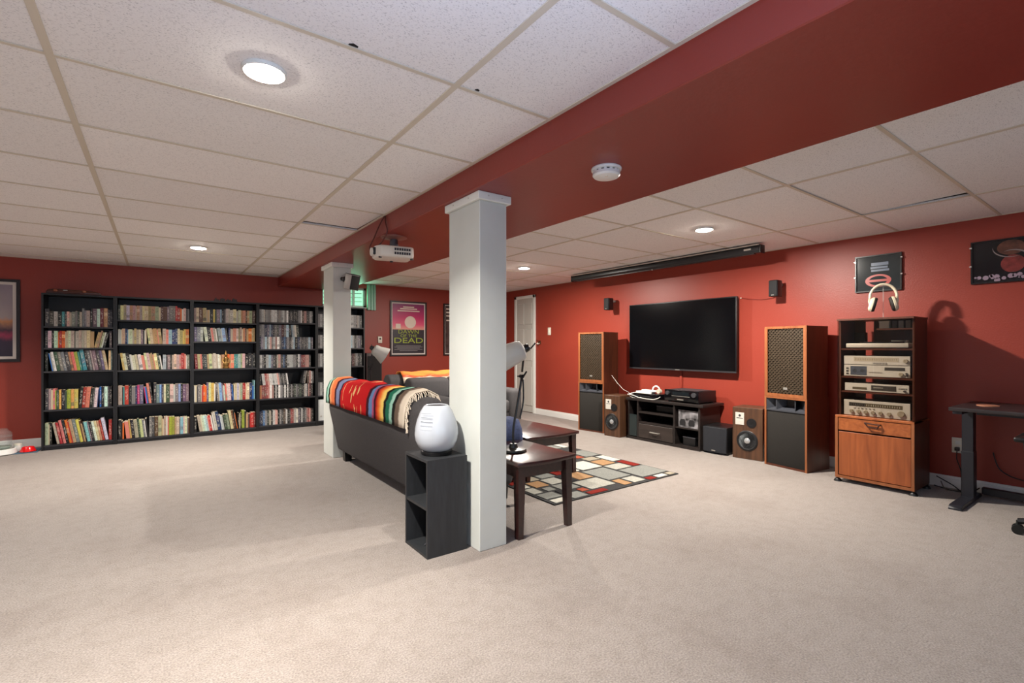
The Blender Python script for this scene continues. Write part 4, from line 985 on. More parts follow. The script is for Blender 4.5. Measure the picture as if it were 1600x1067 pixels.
for k in range(5):
    a = R(72 * k + 187)
    a_ = MB().tube([(.03 * math.cos(a), .03 * math.sin(a), .11), (.2 * math.cos(a), .2 * math.sin(a), .1), (.33 * math.cos(a), .33 * math.sin(a), .075)], [.03, .024, .018]).build('base_arm', M_black, r, world=False)
    cx_, cy_ = .33 * math.cos(a), .33 * math.sin(a); t_ = Vector((-math.sin(a), math.cos(a), 0))
    m = MB()
    for s_ in (-1, 1):
        p_ = Vector((cx_, cy_, .028)) + t_ * .018 * s_; m.cyl(p_ - t_ * .010, p_ + t_ * .010, .028, n=18)
    m.cyl((cx_, cy_, .028), (cx_, cy_, .08), .009, n=10).build('caster', mat('caster_black', (26, 30, 30), .35), a_, world=False)
MB().cyl((0, 0, .1), (0, 0, .40), .028, n=16).cyl((0, 0, .08), (0, 0, .14), .045, n=16).build('gas_lift', M_black, r, world=False)
MB().box(-.25, .25, -.24, .25, .42, .49, bev=.03, seg=3).box(-.12, .12, -.12, .12, .395, .425).build('seat', M_sofa if False else mat('black_seat_fabric', (24, 24, 26), .8), r, world=False)
MB().box(-.23, .23, -.30, -.25, .52, 1.02, bev=.024, seg=3).box(-.03, .03, -.29, -.2, .40, .6, bev=.008).build('backrest', MATS['black_seat_fabric'], r, world=False)
for s_ in (-1, 1):
    MB().tube([(s_ * .20, .0, .41), (s_ * .29, .0, .43), (s_ * .30, .0, .56)], .014).box(s_ * .30 - .035, s_ * .30 + .035, -.14, .13, .56, .59, bev=.012, seg=3).build('armrest', M_black, r, world=False)
# cable tangle on the floor behind the desk
pts = [[(5.0, 1.16, .02), (4.99, 1.05, .006), (5.0, .95, .01), (5.04, .9, .05)], [(4.98, 1.14, .10), (5.02, 1.05, .04), (4.99, .99, .006), (4.97, .93, .006)], [(5.01, 1.12, .06), (4.98, 1.08, .006), (5.03, 1.0, .008), (5.06, .95, .02)]]
def smooth_path(p, n=6):
    out = []; P = [Vector(q) for q in p]; P = [P[0]] + P + [P[-1]]
    for i in range(1, len(P) - 2):
        for k in range(n):
            t = k / n; a, b_, c_, d_ = P[i - 1], P[i], P[i + 1], P[i + 2]
            out.append(.5 * ((2 * b_) + (-a + c_) * t + (2 * a - 5 * b_ + 4 * c_ - d_) * t * t + (-a + 3 * b_ - 3 * c_ + d_) * t ** 3))
    out.append(P[-2]); return out
for i, p_ in enumerate(pts):
    o = MB().tube(smooth_path(p_), .004).build('power_cable', M_black if i < 2 else mat('grey_cord', (90, 86, 80), .5)); tag(o, ['black cord lying on the carpet behind the hi-fi cabinet', 'black cord hanging behind the cabinet down to the carpet', 'grey cord curled on the baseboard by the cabinet'][i], 'cord', 'cords behind the desk')
o = MB().tube(smooth_path([(5.06, .83, .33), (5.06, .80, .22), (5.065, .74, .17), (5.06, .66, .15), (5.05, .60, .12), (5.05, .57, .05), (5.03, .56, .006)]), .004).build('power_cable', M_black); tag(o, 'black cord drooping below the desk to the crossbar', 'cord', 'cords behind the desk')

# ------------------------------------------------------------------ on the beam: smoke detector, projector
r = thing('smoke_detector', 'round white smoke detector under the red beam', 'smoke detector', (1.725, 1.61, BZ))
Mx = Matrix.Diagonal((1, 1, -1))
MB().lathe([(1e-6, 0), (.070, 0), (.072, .004), (.070, .012), (.062, .014)], (0, 0, 0), 36, M=Mx).build('base_ring', M_wp, r, world=False)
MB().lathe([(.056, .013), (.056, .022)], n=36, M=Mx).build('vent_gap', M_darkgrey, r, world=False)
m = MB()
for k in range(14):
    a = 2 * PI * k / 14; m.box(-.006, .006, .052, .062, -.023, -.012, M=Matrix.Rotation(a, 4, 'Z'))
m.build('vent_rib', M_wp, r, world=False)
MB().lathe([(.064, .021), (.065, .034), (.058, .042), (.03, .046), (1e-6, .047)], n=36, M=Mx).build('cover', M_wp, r, world=False)
MB().cyl((-.02, -.02, -.0475), (-.02, -.02, -.045), .007, n=12).build('test_button', M_cream, r, world=False)

r = thing('projector', 'white projector hanging on a grey mount under the red beam', 'projector', (1.48, 3.60, BZ), R(-10))
MB().lathe([(1e-6, 0), (.10, 0), (.10, .006), (.05, .012), (.03, .02)], n=28, M=Mx).build('ceiling_plate', mat('pinkish_plate', (168, 120, 110), .4, .3), r, world=False)
MB().cyl((0, 0, -.015), (0, 0, -.075), .028, .034, n=18).box(-.055, .055, -.03, .03, -.085, -.07, bev=.004).build('mount_arm', mat('mount_grey', (92, 92, 98), .4, .5), r, world=False)
M_pj = mat('white_projector_shell', (222, 218, 208), .4)
P = [(-.16, -.045), (-.125, -.115), (.115, -.115), (.135, -.09), (.135, .09), (.115, .115), (-.125, .115), (-.16, .045)]
MB().prism(P, 2, -.172, -.085, bev=.016, seg=3).build('shell', M_pj, r, world=False)
MB().box(-.168, -.145, -.065, .03, -.155, -.10, bev=.006).build('lens_recess', M_black, r, world=False)
Rl = Matrix.Rotation(R(-90), 3, 'Y')
MB().lathe([(.03, 0), (.032, .02), (.024, .026), (1e-6, .03)], (-.158, -.03, -.132), 22, M=Rl).build('lens_cap', M_pj, r, world=False)
for z in (-.112, -.142):
    m = MB()
    for k in range(7): m.box(-.02 + k * .018, -.007 + k * .018, -.119, -.113, z - .009, z + .009)
    m.build('side_vents', M_darkgrey, r, world=False)
for x, y in ((-.12, -.08), (.12, -.08), (0, .09)): MB().cyl((x, y, -.18), (x, y, -.170), .012, n=12).build('foot', M_darkgrey, r, world=False)
M_cord = mat('dark_red_cord', (84, 30, 26), .5)
for i, p_ in enumerate(([(1.37, 3.52, CE - .005), (1.36, 3.60, 2.04), (1.362, 3.72, 1.965), (1.345, 3.76, 1.90), (1.335, 3.68, 1.86)], [(1.37, 3.50, CE - .005), (1.362, 3.47, 2.04), (1.366, 3.45, 1.97), (1.35, 3.50, 1.91), (1.35, 3.60, 1.885)])):
    o = MB().tube(smooth_path(p_), .005).build('projector_cable', M_cord); tag(o, ['dark red cord looping outward from the beam edge to the projector', 'dark red cord hanging straight from the beam edge to the projector'][i], 'cord', 'projector cords')

# satellite on the far column
r = thing('satellite_speaker', 'small black speaker bracketed high on the far white column', 'speaker', (1.53, 5.02, 1.80), R(25), 'small black wall speakers')
Tm = Matrix.Rotation(R(14), 4, 'X')
MB().box(-.05, .06, -.15, -.06, -.075, .075, bev=.008, M=Tm).build('cabinet', mat('silver_grey_shell', (180, 178, 172), .4), r, world=False)
MB().box(-.046, .056, -.158, -.148, -.07, .07, bev=.004, M=Tm).build('grille', MATS['black_mesh'], r, world=False)
MB().box(.058, .066, -.15, -.06, -.078, .078, M=Tm).box(-.05, .06, -.15, -.06, .074, .08, M=Tm).build('dark_side', M_black, r, world=False)
MB().cyl((-.03, -.06, 0), (-.03, -.002, .01), .02, n=12).ball((-.03, -.05, .0), .03).build('bracket', M_black, r, world=False)

# ------------------------------------------------------------------ rug
r = thing('area_rug', 'rug of grey, tan and red blocks outlined in dark grey', 'rug', (2.98, 3.55, 0))
M_rb = mat('dark_rug_ground', (34, 33, 33), .95, bump=.6, bscale=160, var=.3, vscale=90)
RX0, RX1, RY0, RY1 = 2.26, 3.70, 2.60, 4.70
MB().box(RX0, RX1, RY0, RY1, 0, .008, bev=.002, seg=1).build('ground', M_rb, r, smooth=0)
RC = {'a': (118, 119, 114), 'l': (150, 149, 140), 'w': (176, 174, 164), 't': (148, 116, 84), 'r': (112, 32, 26), 's': (140, 70, 52), 'd': (44, 43, 44), 'b': (140, 132, 116)}
RM = {k: mat('rug_pile_' + k, v, .95, bump=.8, bscale=190, var=.22, vscale=110, spec=.1) for k, v in RC.items()}
RUG = [('a', 3.03, 3.31, 2.8, 3.13), ('a', 3.34, 3.68, 2.7, 2.98), ('w', 3.56, 3.68, 3.24, 3.48), ('r', 3.58, 3.68, 3.0, 3.22), ('t', 3.36, 3.54, 3.18, 3.36), ('l', 3.34, 3.56, 3.0, 3.16), ('b', 3.38, 3.54, 3.38, 3.5), ('a', 3.48, 3.68, 3.52, 3.78), ('w', 3.08, 3.34, 3.16, 3.42), ('t', 2.84, 3.01, 2.95, 3.15), ('l', 2.73, 3.01, 2.7, 2.93), ('t', 3.03, 3.13, 2.63, 2.78), ('l', 3.15, 3.3, 2.63, 2.78), ('r', 3.32, 3.42, 2.61, 2.68), ('w', 3.44, 3.57, 2.61, 2.68), ('b', 3.59, 3.68, 2.61, 2.68), ('r', 2.63, 2.83, 2.61, 2.68), ('s', 2.63, 2.71, 2.7, 2.78), ('a', 2.46, 2.61, 2.61, 2.74), ('a', 2.28, 2.44, 2.71, 2.84), ('w', 2.28, 2.44, 2.61, 2.69), ('d', 2.46, 2.54, 2.76, 2.84), ('a', 2.42, 2.51, 2.86, 2.95), ('a', 2.53, 2.71, 2.8, 2.96), ('t', 2.4, 2.54, 2.98, 3.13), ('l', 2.56, 2.72, 2.98, 3.14), ('r', 2.78, 2.9, 3.17, 3.29), ('a', 2.6, 2.76, 3.16, 3.3), ('b', 2.43, 2.58, 3.15, 3.27), ('l', 2.28, 2.38, 2.86, 3.0), ('d', 2.73, 2.82, 2.95, 3.15), ('s', 3.36, 3.46, 3.52, 3.62), ('r', 2.28, 2.41, 3.15, 3.27), ('w', 2.28, 2.38, 3.02, 3.13), ('w', 2.92, 3.06, 3.17, 3.29), ('t', 2.28, 2.52, 3.32, 3.54), ('s', 2.54, 2.64, 3.32, 3.54), ('a', 2.66, 2.82, 3.32, 3.54), ('a', 2.84, 3.0, 3.32, 3.54), ('d', 2.28, 2.38, 3.56, 3.73), ('a', 2.4, 2.56, 3.56, 3.73), ('r', 2.58, 2.74, 3.56, 3.73), ('l', 2.76, 3.0, 3.56, 3.73), ('l', 3.02, 3.32, 3.56, 3.73), ('l', 2.28, 2.58, 3.75, 3.97), ('a', 2.6, 2.76, 3.75, 3.97), ('l', 2.78, 2.88, 3.75, 3.97), ('l', 2.9, 3.06, 3.75, 3.97), ('w', 3.08, 3.24, 3.75, 3.97), ('l', 2.28, 2.44, 3.99, 4.21), ('r', 2.46, 2.62, 3.99, 4.21), ('a', 2.64, 2.88, 3.99, 4.21), ('r', 2.9, 3.14, 3.99, 4.21), ('l', 3.16, 3.32, 3.99, 4.21), ('a', 3.34, 3.58, 3.99, 4.21), ('w', 3.6, 3.68, 3.99, 4.21), ('d', 2.28, 2.38, 4.23, 4.45), ('a', 2.4, 2.64, 4.23, 4.45), ('t', 2.66, 2.9, 4.23, 4.45), ('s', 2.92, 3.16, 4.23, 4.45), ('l', 3.18, 3.42, 4.23, 4.45), ('s', 3.44, 3.68, 4.23, 4.45), ('a', 2.28, 2.44, 4.47, 4.68), ('a', 2.46, 2.7, 4.47, 4.68), ('r', 2.72, 2.96, 4.47, 4.68), ('b', 2.98, 3.08, 4.47, 4.68), ('t', 3.1, 3.4, 4.47, 4.68), ('d', 3.42, 3.68, 4.47, 4.68)]
for c_, xa, xb, ya, yb in RUG:
    MB().box(xa + .004, xb - .004, ya + .004, yb - .004, .008, .013, bev=.002, seg=1).build('woven_block', RM[c_], r, smooth=0)

# ------------------------------------------------------------------ sofa
def couch_profile(): return [(-.0, .10), (-.09, .52), (-.085, .70), (-.03, .775), (.06, .785), (.13, .72), (.17, .42), (.19, .10)]
r = thing('sofa', 'charcoal sofa seen from behind with a striped blanket over its back', 'sofa', (1.44, 3.9, 0))
Y0, Y1 = 2.87, 4.93
MB().prism([(1.44 + x, z) for x, z in couch_profile()], 1, Y0 + .02, Y1, bev=.03, seg=3).build('back', M_sofa, r)
MB().box(1.60, 2.09, Y0 + .22, Y1 - .22, .11, .27, bev=.02).build('seat_base', M_sofa, r)
for ya, yb in ((Y0, Y0 + .23), (Y1 - .23, Y1)): MB().box(1.55, 2.12, ya, yb, .10, .56, bev=.06, seg=4).build('arm', M_sofa, r)
n = 3; sy = (Y1 - Y0 - .46) / n
for k in range(n):
    ya = Y0 + .23 + sy * k
    MB().box(1.63, 2.12, ya + .004, ya + sy - .004, .27, .43, bev=.04, seg=3).build('seat_cushion', M_sofa, r); MB().box(1.585, 1.80, ya + .004, ya + sy - .004, .43, .75, bev=.06, seg=3).build('back_cushion', M_sofa, r)
for x in (1.505, 2.06):
    for y in (Y0 + .10, Y1 - .10): MB().prism([(x - .03, 0), (x + .03, 0), (x + .038, .12), (x - .038, .12)], 1, y - .035, y + .035).build('foot', M_black, r)
# striped blanket on the sofa back
STR = [(0.0, (206, 194, 176)), (0.04, (206, 194, 176)), (0.0533, (104, 88, 76)), (0.0827, (104, 88, 76)), (0.0907, (26, 26, 25)), (0.1131, (26, 26, 25)), (0.1173, (150, 196, 178)), (0.1387, (150, 196, 178)), (0.1493, (34, 104, 80)), (0.1749, (34, 104, 80)), (0.1803, (26, 26, 25)), (0.1963, (26, 26, 25)), (0.2027, (242, 206, 110)), (0.2187, (242, 206, 110)), (0.2453, (234, 116, 48)), (0.272, (190, 40, 32)), (0.2853, (60, 20, 34)), (0.2987, (60, 20, 34)), (0.3067, (176, 84, 120)), (0.32, (176, 84, 120)), (0.328, (104, 136, 184)), (0.36, (104, 136, 184)), (0.368, (60, 20, 34)), (0.3893, (60, 20, 34)), (0.4, (200, 26, 30)), (0.7413, (200, 26, 30)), (0.7493, (60, 20, 34)), (0.768, (60, 20, 34)), (0.776, (122, 132, 168)), (0.816, (122, 132, 168)), (0.8213, (60, 20, 34)), (0.84, (60, 20, 34)), (0.848, (218, 116, 70)), (0.8907, (218, 116, 70)), (0.9253, (238, 176, 120)), (0.9307, (26, 26, 25)), (0.9493, (26, 26, 25)), (0.9547, (150, 196, 178)), (0.9733, (150, 196, 178)), (0.9813, (34, 104, 80)), (1.0, (26, 26, 25))]
M_ser = ramp_mat('serape_stripes', STR[:26], 1, .9, noise=.02, nscale=7, spec=.1)
N, L = nodes(M_ser)
src = [n for n in N if n.type == 'VALTORGB'][0]; bs = N['Principled BSDF']
r2 = N.new('ShaderNodeValToRGB'); cr = r2.color_ramp
while len(cr.elements) > 1: cr.elements.remove(cr.elements[-1])
cr.elements[0].position = STR[25][0]; cr.elements[0].color = (*lin(STR[25][1]), 1)
for p_, c_ in STR[26:]:
    e_ = cr.elements.new(p_); e_.color = (*lin(c_), 1)
L.new(src.inputs[0].links[0].from_socket, r2.inputs[0])
gt = N.new('ShaderNodeMath'); gt.operation = 'GREATER_THAN'; gt.inputs[1].default_value = .6; L.new(src.inputs[0].links[0].from_socket, gt.inputs[0])
mx = N.new('ShaderNodeMix'); mx.data_type = 'RGBA'; L.new(gt.outputs[0], mx.inputs[0]); L.new(src.outputs[0], mx.inputs[6]); L.new(r2.outputs[0], mx.inputs[7])
# cream flecks woven into the red field
tc = N.new('ShaderNodeTexCoord'); mp = N.new('ShaderNodeMapping'); mp.inputs['Scale'].default_value = (5, 26, 5); mp.inputs['Rotation'].default_value = (.12, 0, .1); L.new(tc.outputs['Object'], mp.inputs[0])
nz = N.new('ShaderNodeTexNoise'); nz.inputs['Scale'].default_value = 1; nz.inputs['Detail'].default_value = 1; L.new(mp.outputs[0], nz.inputs['Vector'])
def mm(op, a_, b_):
    k_ = N.new('ShaderNodeMath'); k_.operation = op
    for i_, v_ in enumerate((a_, b_)):
        if isinstance(v_, (int, float)): k_.inputs[i_].default_value = v_
        else: L.new(v_, k_.inputs[i_])
    return k_.outputs[0]
yv = src.inputs[0].links[0].from_socket
fk = mm('MULTIPLY', mm('MULTIPLY', mm('GREATER_THAN', yv, .43), mm('LESS_THAN', yv, .72)), mm('GREATER_THAN', nz.outputs['Fac'], .66))
m3 = N.new('ShaderNodeMix'); m3.data_type = 'RGBA'; L.new(fk, m3.inputs[0]); L.new(mx.outputs[2], m3.inputs[6]); m3.inputs[7].default_value = (*lin((236, 190, 130)), 1)
L.new(m3.outputs[2], bs.inputs['Base Color'])
# cloth grid: cross-section over the back, run along y
sec = [(-.103, .575), (-.104, .64), (-.098, .71), (-.07, .775), (-.03, .80), (.06, .81), (.13, .775), (.165, .70), (.17, .62)]
def cloth(name, sec, ya, yb, ny, base_x, m_, wav, parent=None, thick=.008, seed=1, fr=None, ztilt=0):
    rg = random.Random(seed); P = []; sec2 = []
    for i in range(len(sec) - 1):
        for t in (0, .5): sec2.append((sec[i][0] * (1 - t) + sec[i + 1][0] * t, sec[i][1] * (1 - t) + sec[i + 1][1] * t))
    sec2.append(sec[-1]); sec = sec2; ns = len(sec); ph = [rg.uniform(0, 6) for _ in range(6)]
    F = []
    for j in range(ny + 1):
        t = j / ny; y = ya + (yb - ya) * t
        for i, (x, z) in enumerate(sec):
            q = wav * (math.sin(9 * t + ph[0] + i * .2) + .6 * math.sin(21 * t + ph[1] - i * .3))
            up = max(0, math.sin(PI * i / (ns - 1)))
            P.append((base_x + x - abs(q) * .35 * (1 if i < ns * .5 else -1), y + .012 * math.sin(5 * i / ns + ph[2]) * (1 - up) , z + abs(q) * up + (ztilt * (t - .5) if i == 0 else 0)))
    for j in range(ny):
        for i in range(ns - 1): F.append((j * ns + i, (j + 1) * ns + i, (j + 1) * ns + i + 1, j * ns + i + 1))
    mb = MB().add(P, F); o = mb.build(name, m_, parent, smooth=80)
    md = o.modifiers.new('thickness', 'SOLIDIFY'); md.thickness = thick; md.offset = 1
    bm = bmesh.new(); bm.from_mesh(o.data); bmesh.ops.recalc_face_normals(bm, faces=bm.faces[:])
    bm.to_mesh(o.data); bm.free()
    return o
bk = cloth('striped_blanket', sec, 3.05, 4.925, 60, 1.44, M_ser, .012, seed=4)
tag(bk, 'bright striped woven blanket draped over the back of the charcoal sofa', 'blanket')
fr = MB(); rg = random.Random(9)
for i in range(46):
    t = i / 45 * (len(sec) - 1); a = int(min(t, len(sec) - 2)); f_ = t - a
    x = 1.44 + sec[a][0] * (1 - f_) + sec[a + 1][0] * f_; z = sec[a][1] * (1 - f_) + sec[a + 1][1] * f_
    L2 = rg.uniform(.025, .055); fr.tube([(x, 3.055, z + .006), (x + rg.uniform(-.008, .0), 3.05 - L2 * .6, z + .004 - L2 * .2), (x + rg.uniform(-.012, .004), 3.05 - L2 * .8, z - L2 * .7)], .0035, n=5)
fr.build('fringe', mat('cream_fringe', (214, 202, 184), .9), bk)
fl2 = MB()
for (y, dz, l) in ((4.30, 0, .16), (4.18, .03, .12), (3.86, .02, .20), (4.36, .05, .08), (3.78, -.06, .1)):
    pass
# blue throw folded over the near arm of the sofa
sec2 = [(-.135, .36), (-.135, .52), (-.10, .575), (0, .585), (.10, .575), (.135, .52), (.135, .40)]
M_blue = mat('blue_denim_throw', (50, 62, 96), .9, var=.3, vscale=60, bump=.5, bscale=120)
P = []; F = []; nx = 14
for j in range(nx + 1):
    x = 1.80 + (2.15 - 1.80) * j / nx
    for i, (dy, z) in enumerate(sec2): P.append((x, 2.985 + dy, z + .004 * math.sin(j * 1.7 + i)))
for j in range(nx):
    for i in range(len(sec2) - 1): F.append((j * 7 + i, j * 7 + i + 1, (j + 1) * 7 + i + 1, (j + 1) * 7 + i))
# front drop over the arm end
b0 = len(P)
for i, (dy, z) in enumerate(sec2): P.append((2.162, 2.985 + dy * .96, z - .05))
for i, (dy, z) in enumerate(sec2): P.append((2.165, 2.985 + dy * .96, .26 + .01 * math.sin(i * 2)))
for i in range(6): F.append((nx * 7 + i, nx * 7 + i + 1, b0 + i + 1, b0 + i)); F.append((b0 + i, b0 + i + 1, b0 + 7 + i + 1, b0 + 7 + i))
o = MB().add(P, F).build('blue_throw', M_blue, smooth=80); md = o.modifiers.new('thickness', 'SOLIDIFY'); md.thickness = .018; md.offset = 0
tag(o, 'blue throw folded over the near arm of the charcoal sofa', 'throw')

# loveseat behind the sofa, facing the camera
r = thing('loveseat', 'dark grey loveseat facing forward with an orange blanket on its back', 'loveseat', (3.12, 5.6, 0))
X0, X1, YF, YB = 2.33, 3.90, 5.12, 6.02
MB().prism([(YB, .07), (YB + .07, .5), (YB + .06, .70), (YB, .76), (YB - .1, .765), (YB - .17, .70), (YB - .2, .07)], 0, X0 + .02, X1 - .02, bev=.03, seg=3).build('back', M_sofa, r)
MB().box(X0 + .2, X1 - .2, YF + .03, YB - .15, .09, .27, bev=.02).build('seat_base', M_sofa, r)
for xa, xb in ((X0, X0 + .2), (X1 - .2, X1)): MB().box(xa, xb, YF, YB, .07, .57, bev=.06, seg=4).build('arm', M_sofa, r)
for k in range(2):
    xa = X0 + .2 + (X1 - X0 - .4) / 2 * k; xb = xa + (X1 - X0 - .4) / 2
    MB().box(xa + .004, xb - .004, YF, YB - .2, .27, .43, bev=.04, seg=3).build('seat_cushion', M_sofa, r); MB().box(xa + .004, xb - .004, YB - .36, YB - .14, .43, .72, bev=.06, seg=3).build('back_cushion', M_sofa, r)
for x in (X0 + .1, X1 - .1):
    for y in (YF + .08, YB - .08): MB().cyl((x, y, 0), (x, y, .08), .022, .03, n=4).build('foot', M_black, r)
# orange blanket
M_ora = ramp_mat('orange_blanket', [(0, (222, 206, 186)), (.05, (226, 200, 170)), (.1, (196, 60, 40)), (.2, (232, 128, 52)), (.5, (238, 146, 66)), (.62, (226, 104, 50)), (.75, (240, 160, 80)), (.9, (214, 84, 44)), (1, (228, 214, 196))], 1, .9, noise=.3, nscale=9)
P = []; F = []; nx = 24
sc3 = [(-.215, .65), (-.20, .70), (-.165, .745), (-.1, .79), (.0, .785), (.065, .735), (.085, .66)]
for j in range(nx + 1):
    x = 2.52 + 1.2 * j / nx
    for i, (dy, z) in enumerate(sc3): P.append((x, YB + dy, z + .008 * math.sin(j * .9 + i * .4) + (.02 * (j % 2) if i == 0 else 0)))
for j in range(nx):
    for i in range(6): F.append((j * 7 + i, (j + 1) * 7 + i, (j + 1) * 7 + i + 1, j * 7 + i + 1))
o = MB().add(P, F).build('orange_blanket', M_ora, smooth=80); md = o.modifiers.new('thickness', 'SOLIDIFY'); md.thickness = .014; md.offset = 0
tag(o, 'orange patterned blanket laid along the back of the loveseat', 'blanket')
fr = MB()
for i in range(14): x = 2.56 + i * .085; fr.tube([(x, YB - .222, .66), (x + .004, YB - .228, .62)], .004, n=5)
fr.build('tassel', mat('cream_fringe', (214, 202, 184), .9), o)

# ------------------------------------------------------------------ tables
def table(name, lab, x0, x1, y0, y1, H, bow, inset=.02, zb=0):
    r = thing(name, lab, 'table', ((x0 + x1) / 2, (y0 + y1) / 2, 0))
    P = []; n = 10
    for i in range(n + 1): t = i / n; P.append((x0 + (x1 - x0) * t, y0 - bow * math.sin(PI * t)))
    for i in range(n + 1): t = i / n; P.append((x1 - (x1 - x0) * t, y1 + bow * math.sin(PI * t)))
    MB().prism(P, 2, H - .026, H, bev=.006, seg=2).build('tabletop', M_expresso, r)
    a = MB(); k = inset + .02
    for yy in (y0 + k, y1 - k - .02): a.box(x0 + k, x1 - k, yy, yy + .02, H - .10, H - .026)
    for xx in (x0 + k, x1 - k - .02): a.box(xx, xx + .02, y0 + k, y1 - k, H - .10, H - .026)
    a.build('apron', M_expresso, r, smooth=0)
    for sx, xx in ((1, x0 + inset), (-1, x1 - inset)):
        for sy, yy in ((1, y0 + inset), (-1, y1 - inset)):
            w1, w2 = .052, .036
            T = [(xx, yy), (xx + sx * w1, yy), (xx + sx * w1, yy + sy * w1), (xx, yy + sy * w1)]; off = .006
            Bm = [(xx - sx * 0, yy), (xx + sx * w2, yy), (xx + sx * w2, yy + sy * w2), (xx, yy + sy * w2)]
            MB().add([(p[0], p[1], zb) for p in Bm] + [(p[0], p[1], H - .026) for p in T], [(3, 2, 1, 0), (4, 5, 6, 7), (0, 1, 5, 4), (1, 2, 6, 5), (2, 3, 7, 6), (3, 0, 4, 7)]).build('leg', M_expresso, r, smooth=0)
    return r
table('end_table', 'dark wood end table holding the lamp beside the near column', 1.665, 2.125, 2.235, 2.80, .452, .022)
table('coffee_table', 'dark wood coffee table standing on the block pattern rug', 2.42, 3.01, 3.13, 4.30, .378, .03, zb=.013)
table('end_table', 'dark wood end table hidden behind the sofa at its far end', 1.70, 2.15, 5.05, 5.6, .452, .022)

# lamps
M_lamp = mat('black_lamp_metal', (14, 14, 15), .35); M_shade = mat('white_frosted_shade', (190, 189, 184), .4)
def desk_lamp(lab, base, joint, head, tip, rb, rt):
    r = thing('desk_lamp', lab, 'lamp', base, group='black desk lamps with white shades')
    b0 = Vector(base)
    MB().lathe([(1e-6, 0), (.083, 0), (.085, .008), (.08, .018), (.03, .026), (.022, .05), (1e-6, .05)], n=32).build('base', M_lamp, r, world=False)
    J = Vector(joint) - b0; Hd = Vector(head) - b0; Tp = Vector(tip) - b0
    mid = J * .55 + Vector((-.012 if J.x > 0 else .012, 0, 0))
    MB().tube(smooth_path([(0, 0, .04), (0, 0, J.z * .3), mid, J * .9 + Vector((-.0, 0, 0)), J]), .0075, n=8).build('lower_arm', M_lamp, r, world=False)
    MB().tube(smooth_path([J + Vector((.012, 0, -.02)), J + Vector((.014, 0, -.16)), J * .5 + Vector((.02, .0, -.03))]), .005, n=8).build('counter_rod', M_lamp, r, world=False)
    dxx = (Tp - Hd).normalized()
    MB().tube([J + (J - Hd).normalized() * .03 * -1, Hd], .007, n=8).build('upper_arm', M_lamp, r, world=False)
    MB().cyl(J + Vector((0, -.014, 0)), J + Vector((0, .014, 0)), .012, n=12).tube([J + Vector((-.02, -.016, -.03)), J + Vector((.028, -.016, .03))], .006).tube([J + Vector((-.025, .01, 0)), J + Vector((.03, .01, .0))], .005).build('joint', M_lamp, r, world=False)
    # shade: lathe along the head axis
    q = Vector((0, 0, 1)).rotation_difference(dxx).to_matrix(); Ls = (Tp - Hd).length
    MB().lathe([(.026, .0), (rb * .86, .012), (rb, .03), (rb * 1.05, .06), (rt, Ls), (rt - .004, Ls), (rb * .98, .05), (rb * .8, .018), (.02, .008)], Hd, 28, M=q).build('shade', M_shade, r, world=False)
    MB().cyl(Hd - dxx * .03, Hd + dxx * .012, .022, .03, n=16).ball(Hd - dxx * .012, .026).tube([Hd - dxx * .03 + Vector((0, -.018, -.01)), Hd - dxx * .045 + Vector((.02, -.02, .02))], .005).build('lamp_holder', M_lamp, r, world=False)
    MB().ball(Hd + dxx * .09, .03).build('bulb', mat('white_bulb', (240, 236, 226), .3), r, world=False)
desk_lamp('black desk lamp with a white shade on the near end table', (1.842, 2.52, .452), (1.908, 2.52, .931), (1.893, 2.47, 1.108), (1.725, 2.56, 1.03), .066, .092)
desk_lamp('black lamp whose white shade shows above the far end of the sofa', (1.90, 5.25, .452), (1.88, 5.25, .9), (1.915, 5.25, 1.10), (2.045, 5.22, 1.015), .06, .098)

# ------------------------------------------------------------------ shelf cube and humidifier by the near column
r = thing('shelf_cube', 'small black two-bay shelf unit against the near white column', 'shelf unit', (1.265, 2.475, 0))
M_cube = mat('black_ash_laminate', (38, 40, 43), .5, var=.25, vscale=60, stretch=(1, 1, .15))
x0, x1, y0, y1, Hc, t = 1.145, 1.388, 2.335, 2.617, .52, .014
MB().box(x0, x1, y0, y0 + t, 0, Hc - t).build('side_panel', M_cube, r, smooth=0); MB().box(x0, x1, y1 - t, y1, 0, Hc - t).build('side_panel', M_cube, r, smooth=0)
MB().box(x0, x1, y0, y1, Hc - t, Hc).build('top_panel', M_cube, r, smooth=0); MB().box(x0, x1, y0 + t, y1 - t, 0, t).build('bottom_panel', M_cube, r, smooth=0)
MB().box(x0 + .002, x1 - .012, y0 + t, y1 - t, .252, .266).build('shelf', M_cube, r, smooth=0); MB().box(x1 - .012, x1, y0 + t, y1 - t, t, Hc - t).build('back_panel', mat('black_back', (18, 19, 21), .7), r, smooth=0)
r = thing('humidifier', 'white egg-shaped humidifier standing on the black shelf unit', 'humidifier', (1.268, 2.47, .52))
MB().lathe([(.082, 0), (.086, .006), (.088, .022), (.08, .03)], n=40).build('base', M_black, r, world=False)
prof = [(.08, .024), (.102, .045), (.117, .08), (.122, .115), (.119, .15), (.108, .195), (.09, .24), (.072, .268), (.063, .276), (.056, .274), (.052, .266)]
MB().lathe(prof, n=48).build('shell', mat('white_gloss_shell', (172, 178, 186), .16, coat=.4), r, smooth=80, world=False)
MB().lathe([(.056, .272), (.04, .2705), (1e-6, .2705)], n=40).build('top_opening', M_darkgrey, r, world=False)
m = MB()
for row in range(5):
    for k in range(9):
        a = R(196 + k * 4.2); z = .15 + row * .022; i_ = min(range(len(prof)), key=lambda q_: abs(prof[q_][1] - z)); rr = .1205 - max(0, z - .13) ** 1.35 * .24
        d_ = Vector((math.cos(a), math.sin(a), 0)); m.cyl(d_ * (rr - .006) + Vector((0, 0, z)), d_ * (rr + .0008) + Vector((0, 0, z)), .0018, n=5)
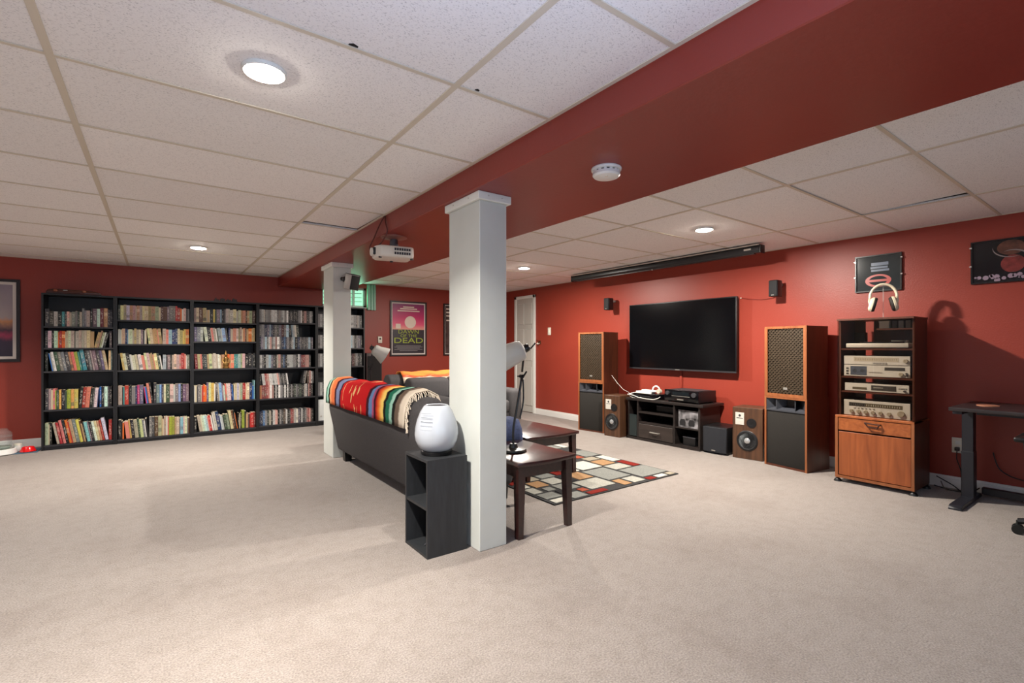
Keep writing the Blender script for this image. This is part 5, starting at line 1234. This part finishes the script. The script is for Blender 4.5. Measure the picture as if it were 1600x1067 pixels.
m.build('vent_holes', mat('grey_dots', (150, 155, 162), .5), r, world=False)
o = MB().box(1.235, 1.33, 2.40, 2.50, .014, .035, bev=.006).tube([(1.25, 2.45, .03), (1.22, 2.46, .04), (1.2, 2.48, .018)], .005).build('power_adapter', M_darkgrey); tag(o, 'dark power adapter lying in the lower bay of the shelf unit', 'adapter')

# ------------------------------------------------------------------ pet corner at the far left
o = MB().box(-1.50, -1.04, 7.13, 7.42, 0, .006, bev=.002, seg=1).build('feeding_mat', mat('blue_grey_mat', (66, 92, 112), .8)); tag(o, 'blue-grey mat under the bowls at the far left', 'mat')
r = thing('pet_bowl', 'shiny red pet bowl on the blue-grey mat', 'bowl', (-1.125, 7.22, .006))
MB().lathe([(.062, 0), (.066, .004), (.05, .044), (.046, .05), (.042, .047), (.038, .02), (1e-6, .018)], n=32).build('bowl', mat('red_enamel', (206, 20, 24), .15, coat=.5), r, world=False)
MB().lathe([(.066, 0), (.070, .002), (.066, .005)], n=32).build('rim_base', M_black, r, world=False)
r = thing('water_dispenser', 'clear jar water dispenser on a white dish at the far left edge', 'water dispenser', (-1.33, 7.20, .006))
MB().lathe([(.12, 0), (.125, .006), (.118, .05), (.108, .056), (.1, .03), (1e-6, .026)], n=36).build('dish', M_wp, r, world=False)
M_clear = glassy('clear_jar_plastic', (235, 240, 238), .93)
MB().lathe([(.07, .05), (.088, .07), (.09, .20), (.085, .225), (.06, .245), (.055, .262), (1e-6, .264)], n=36).build('jar', M_clear, r, world=False)
for z in (.1, .14, .18): MB().lathe([(.09, z), (.0925, z + .004), (.09, z + .008)], n=36).build('rib', M_clear, r, world=False)
MB().lathe([(1e-6, .052), (.068, .052), (.085, .07), (.086, .082), (1e-6, .083)], n=36).build('water', glassy('water', (200, 215, 205), .6), r, world=False)
r = thing('white_canister', 'small white canister beside the clear water jar', 'canister', (-1.215, 7.30, .006))
MB().lathe([(.03, 0), (.032, .003), (.032, .062), (.028, .066)], n=24).build('body', M_wp, r, world=False); MB().lathe([(.033, .064), (.033, .078), (.028, .082), (1e-6, .082)], n=24).build('lid', M_cream, r, world=False)
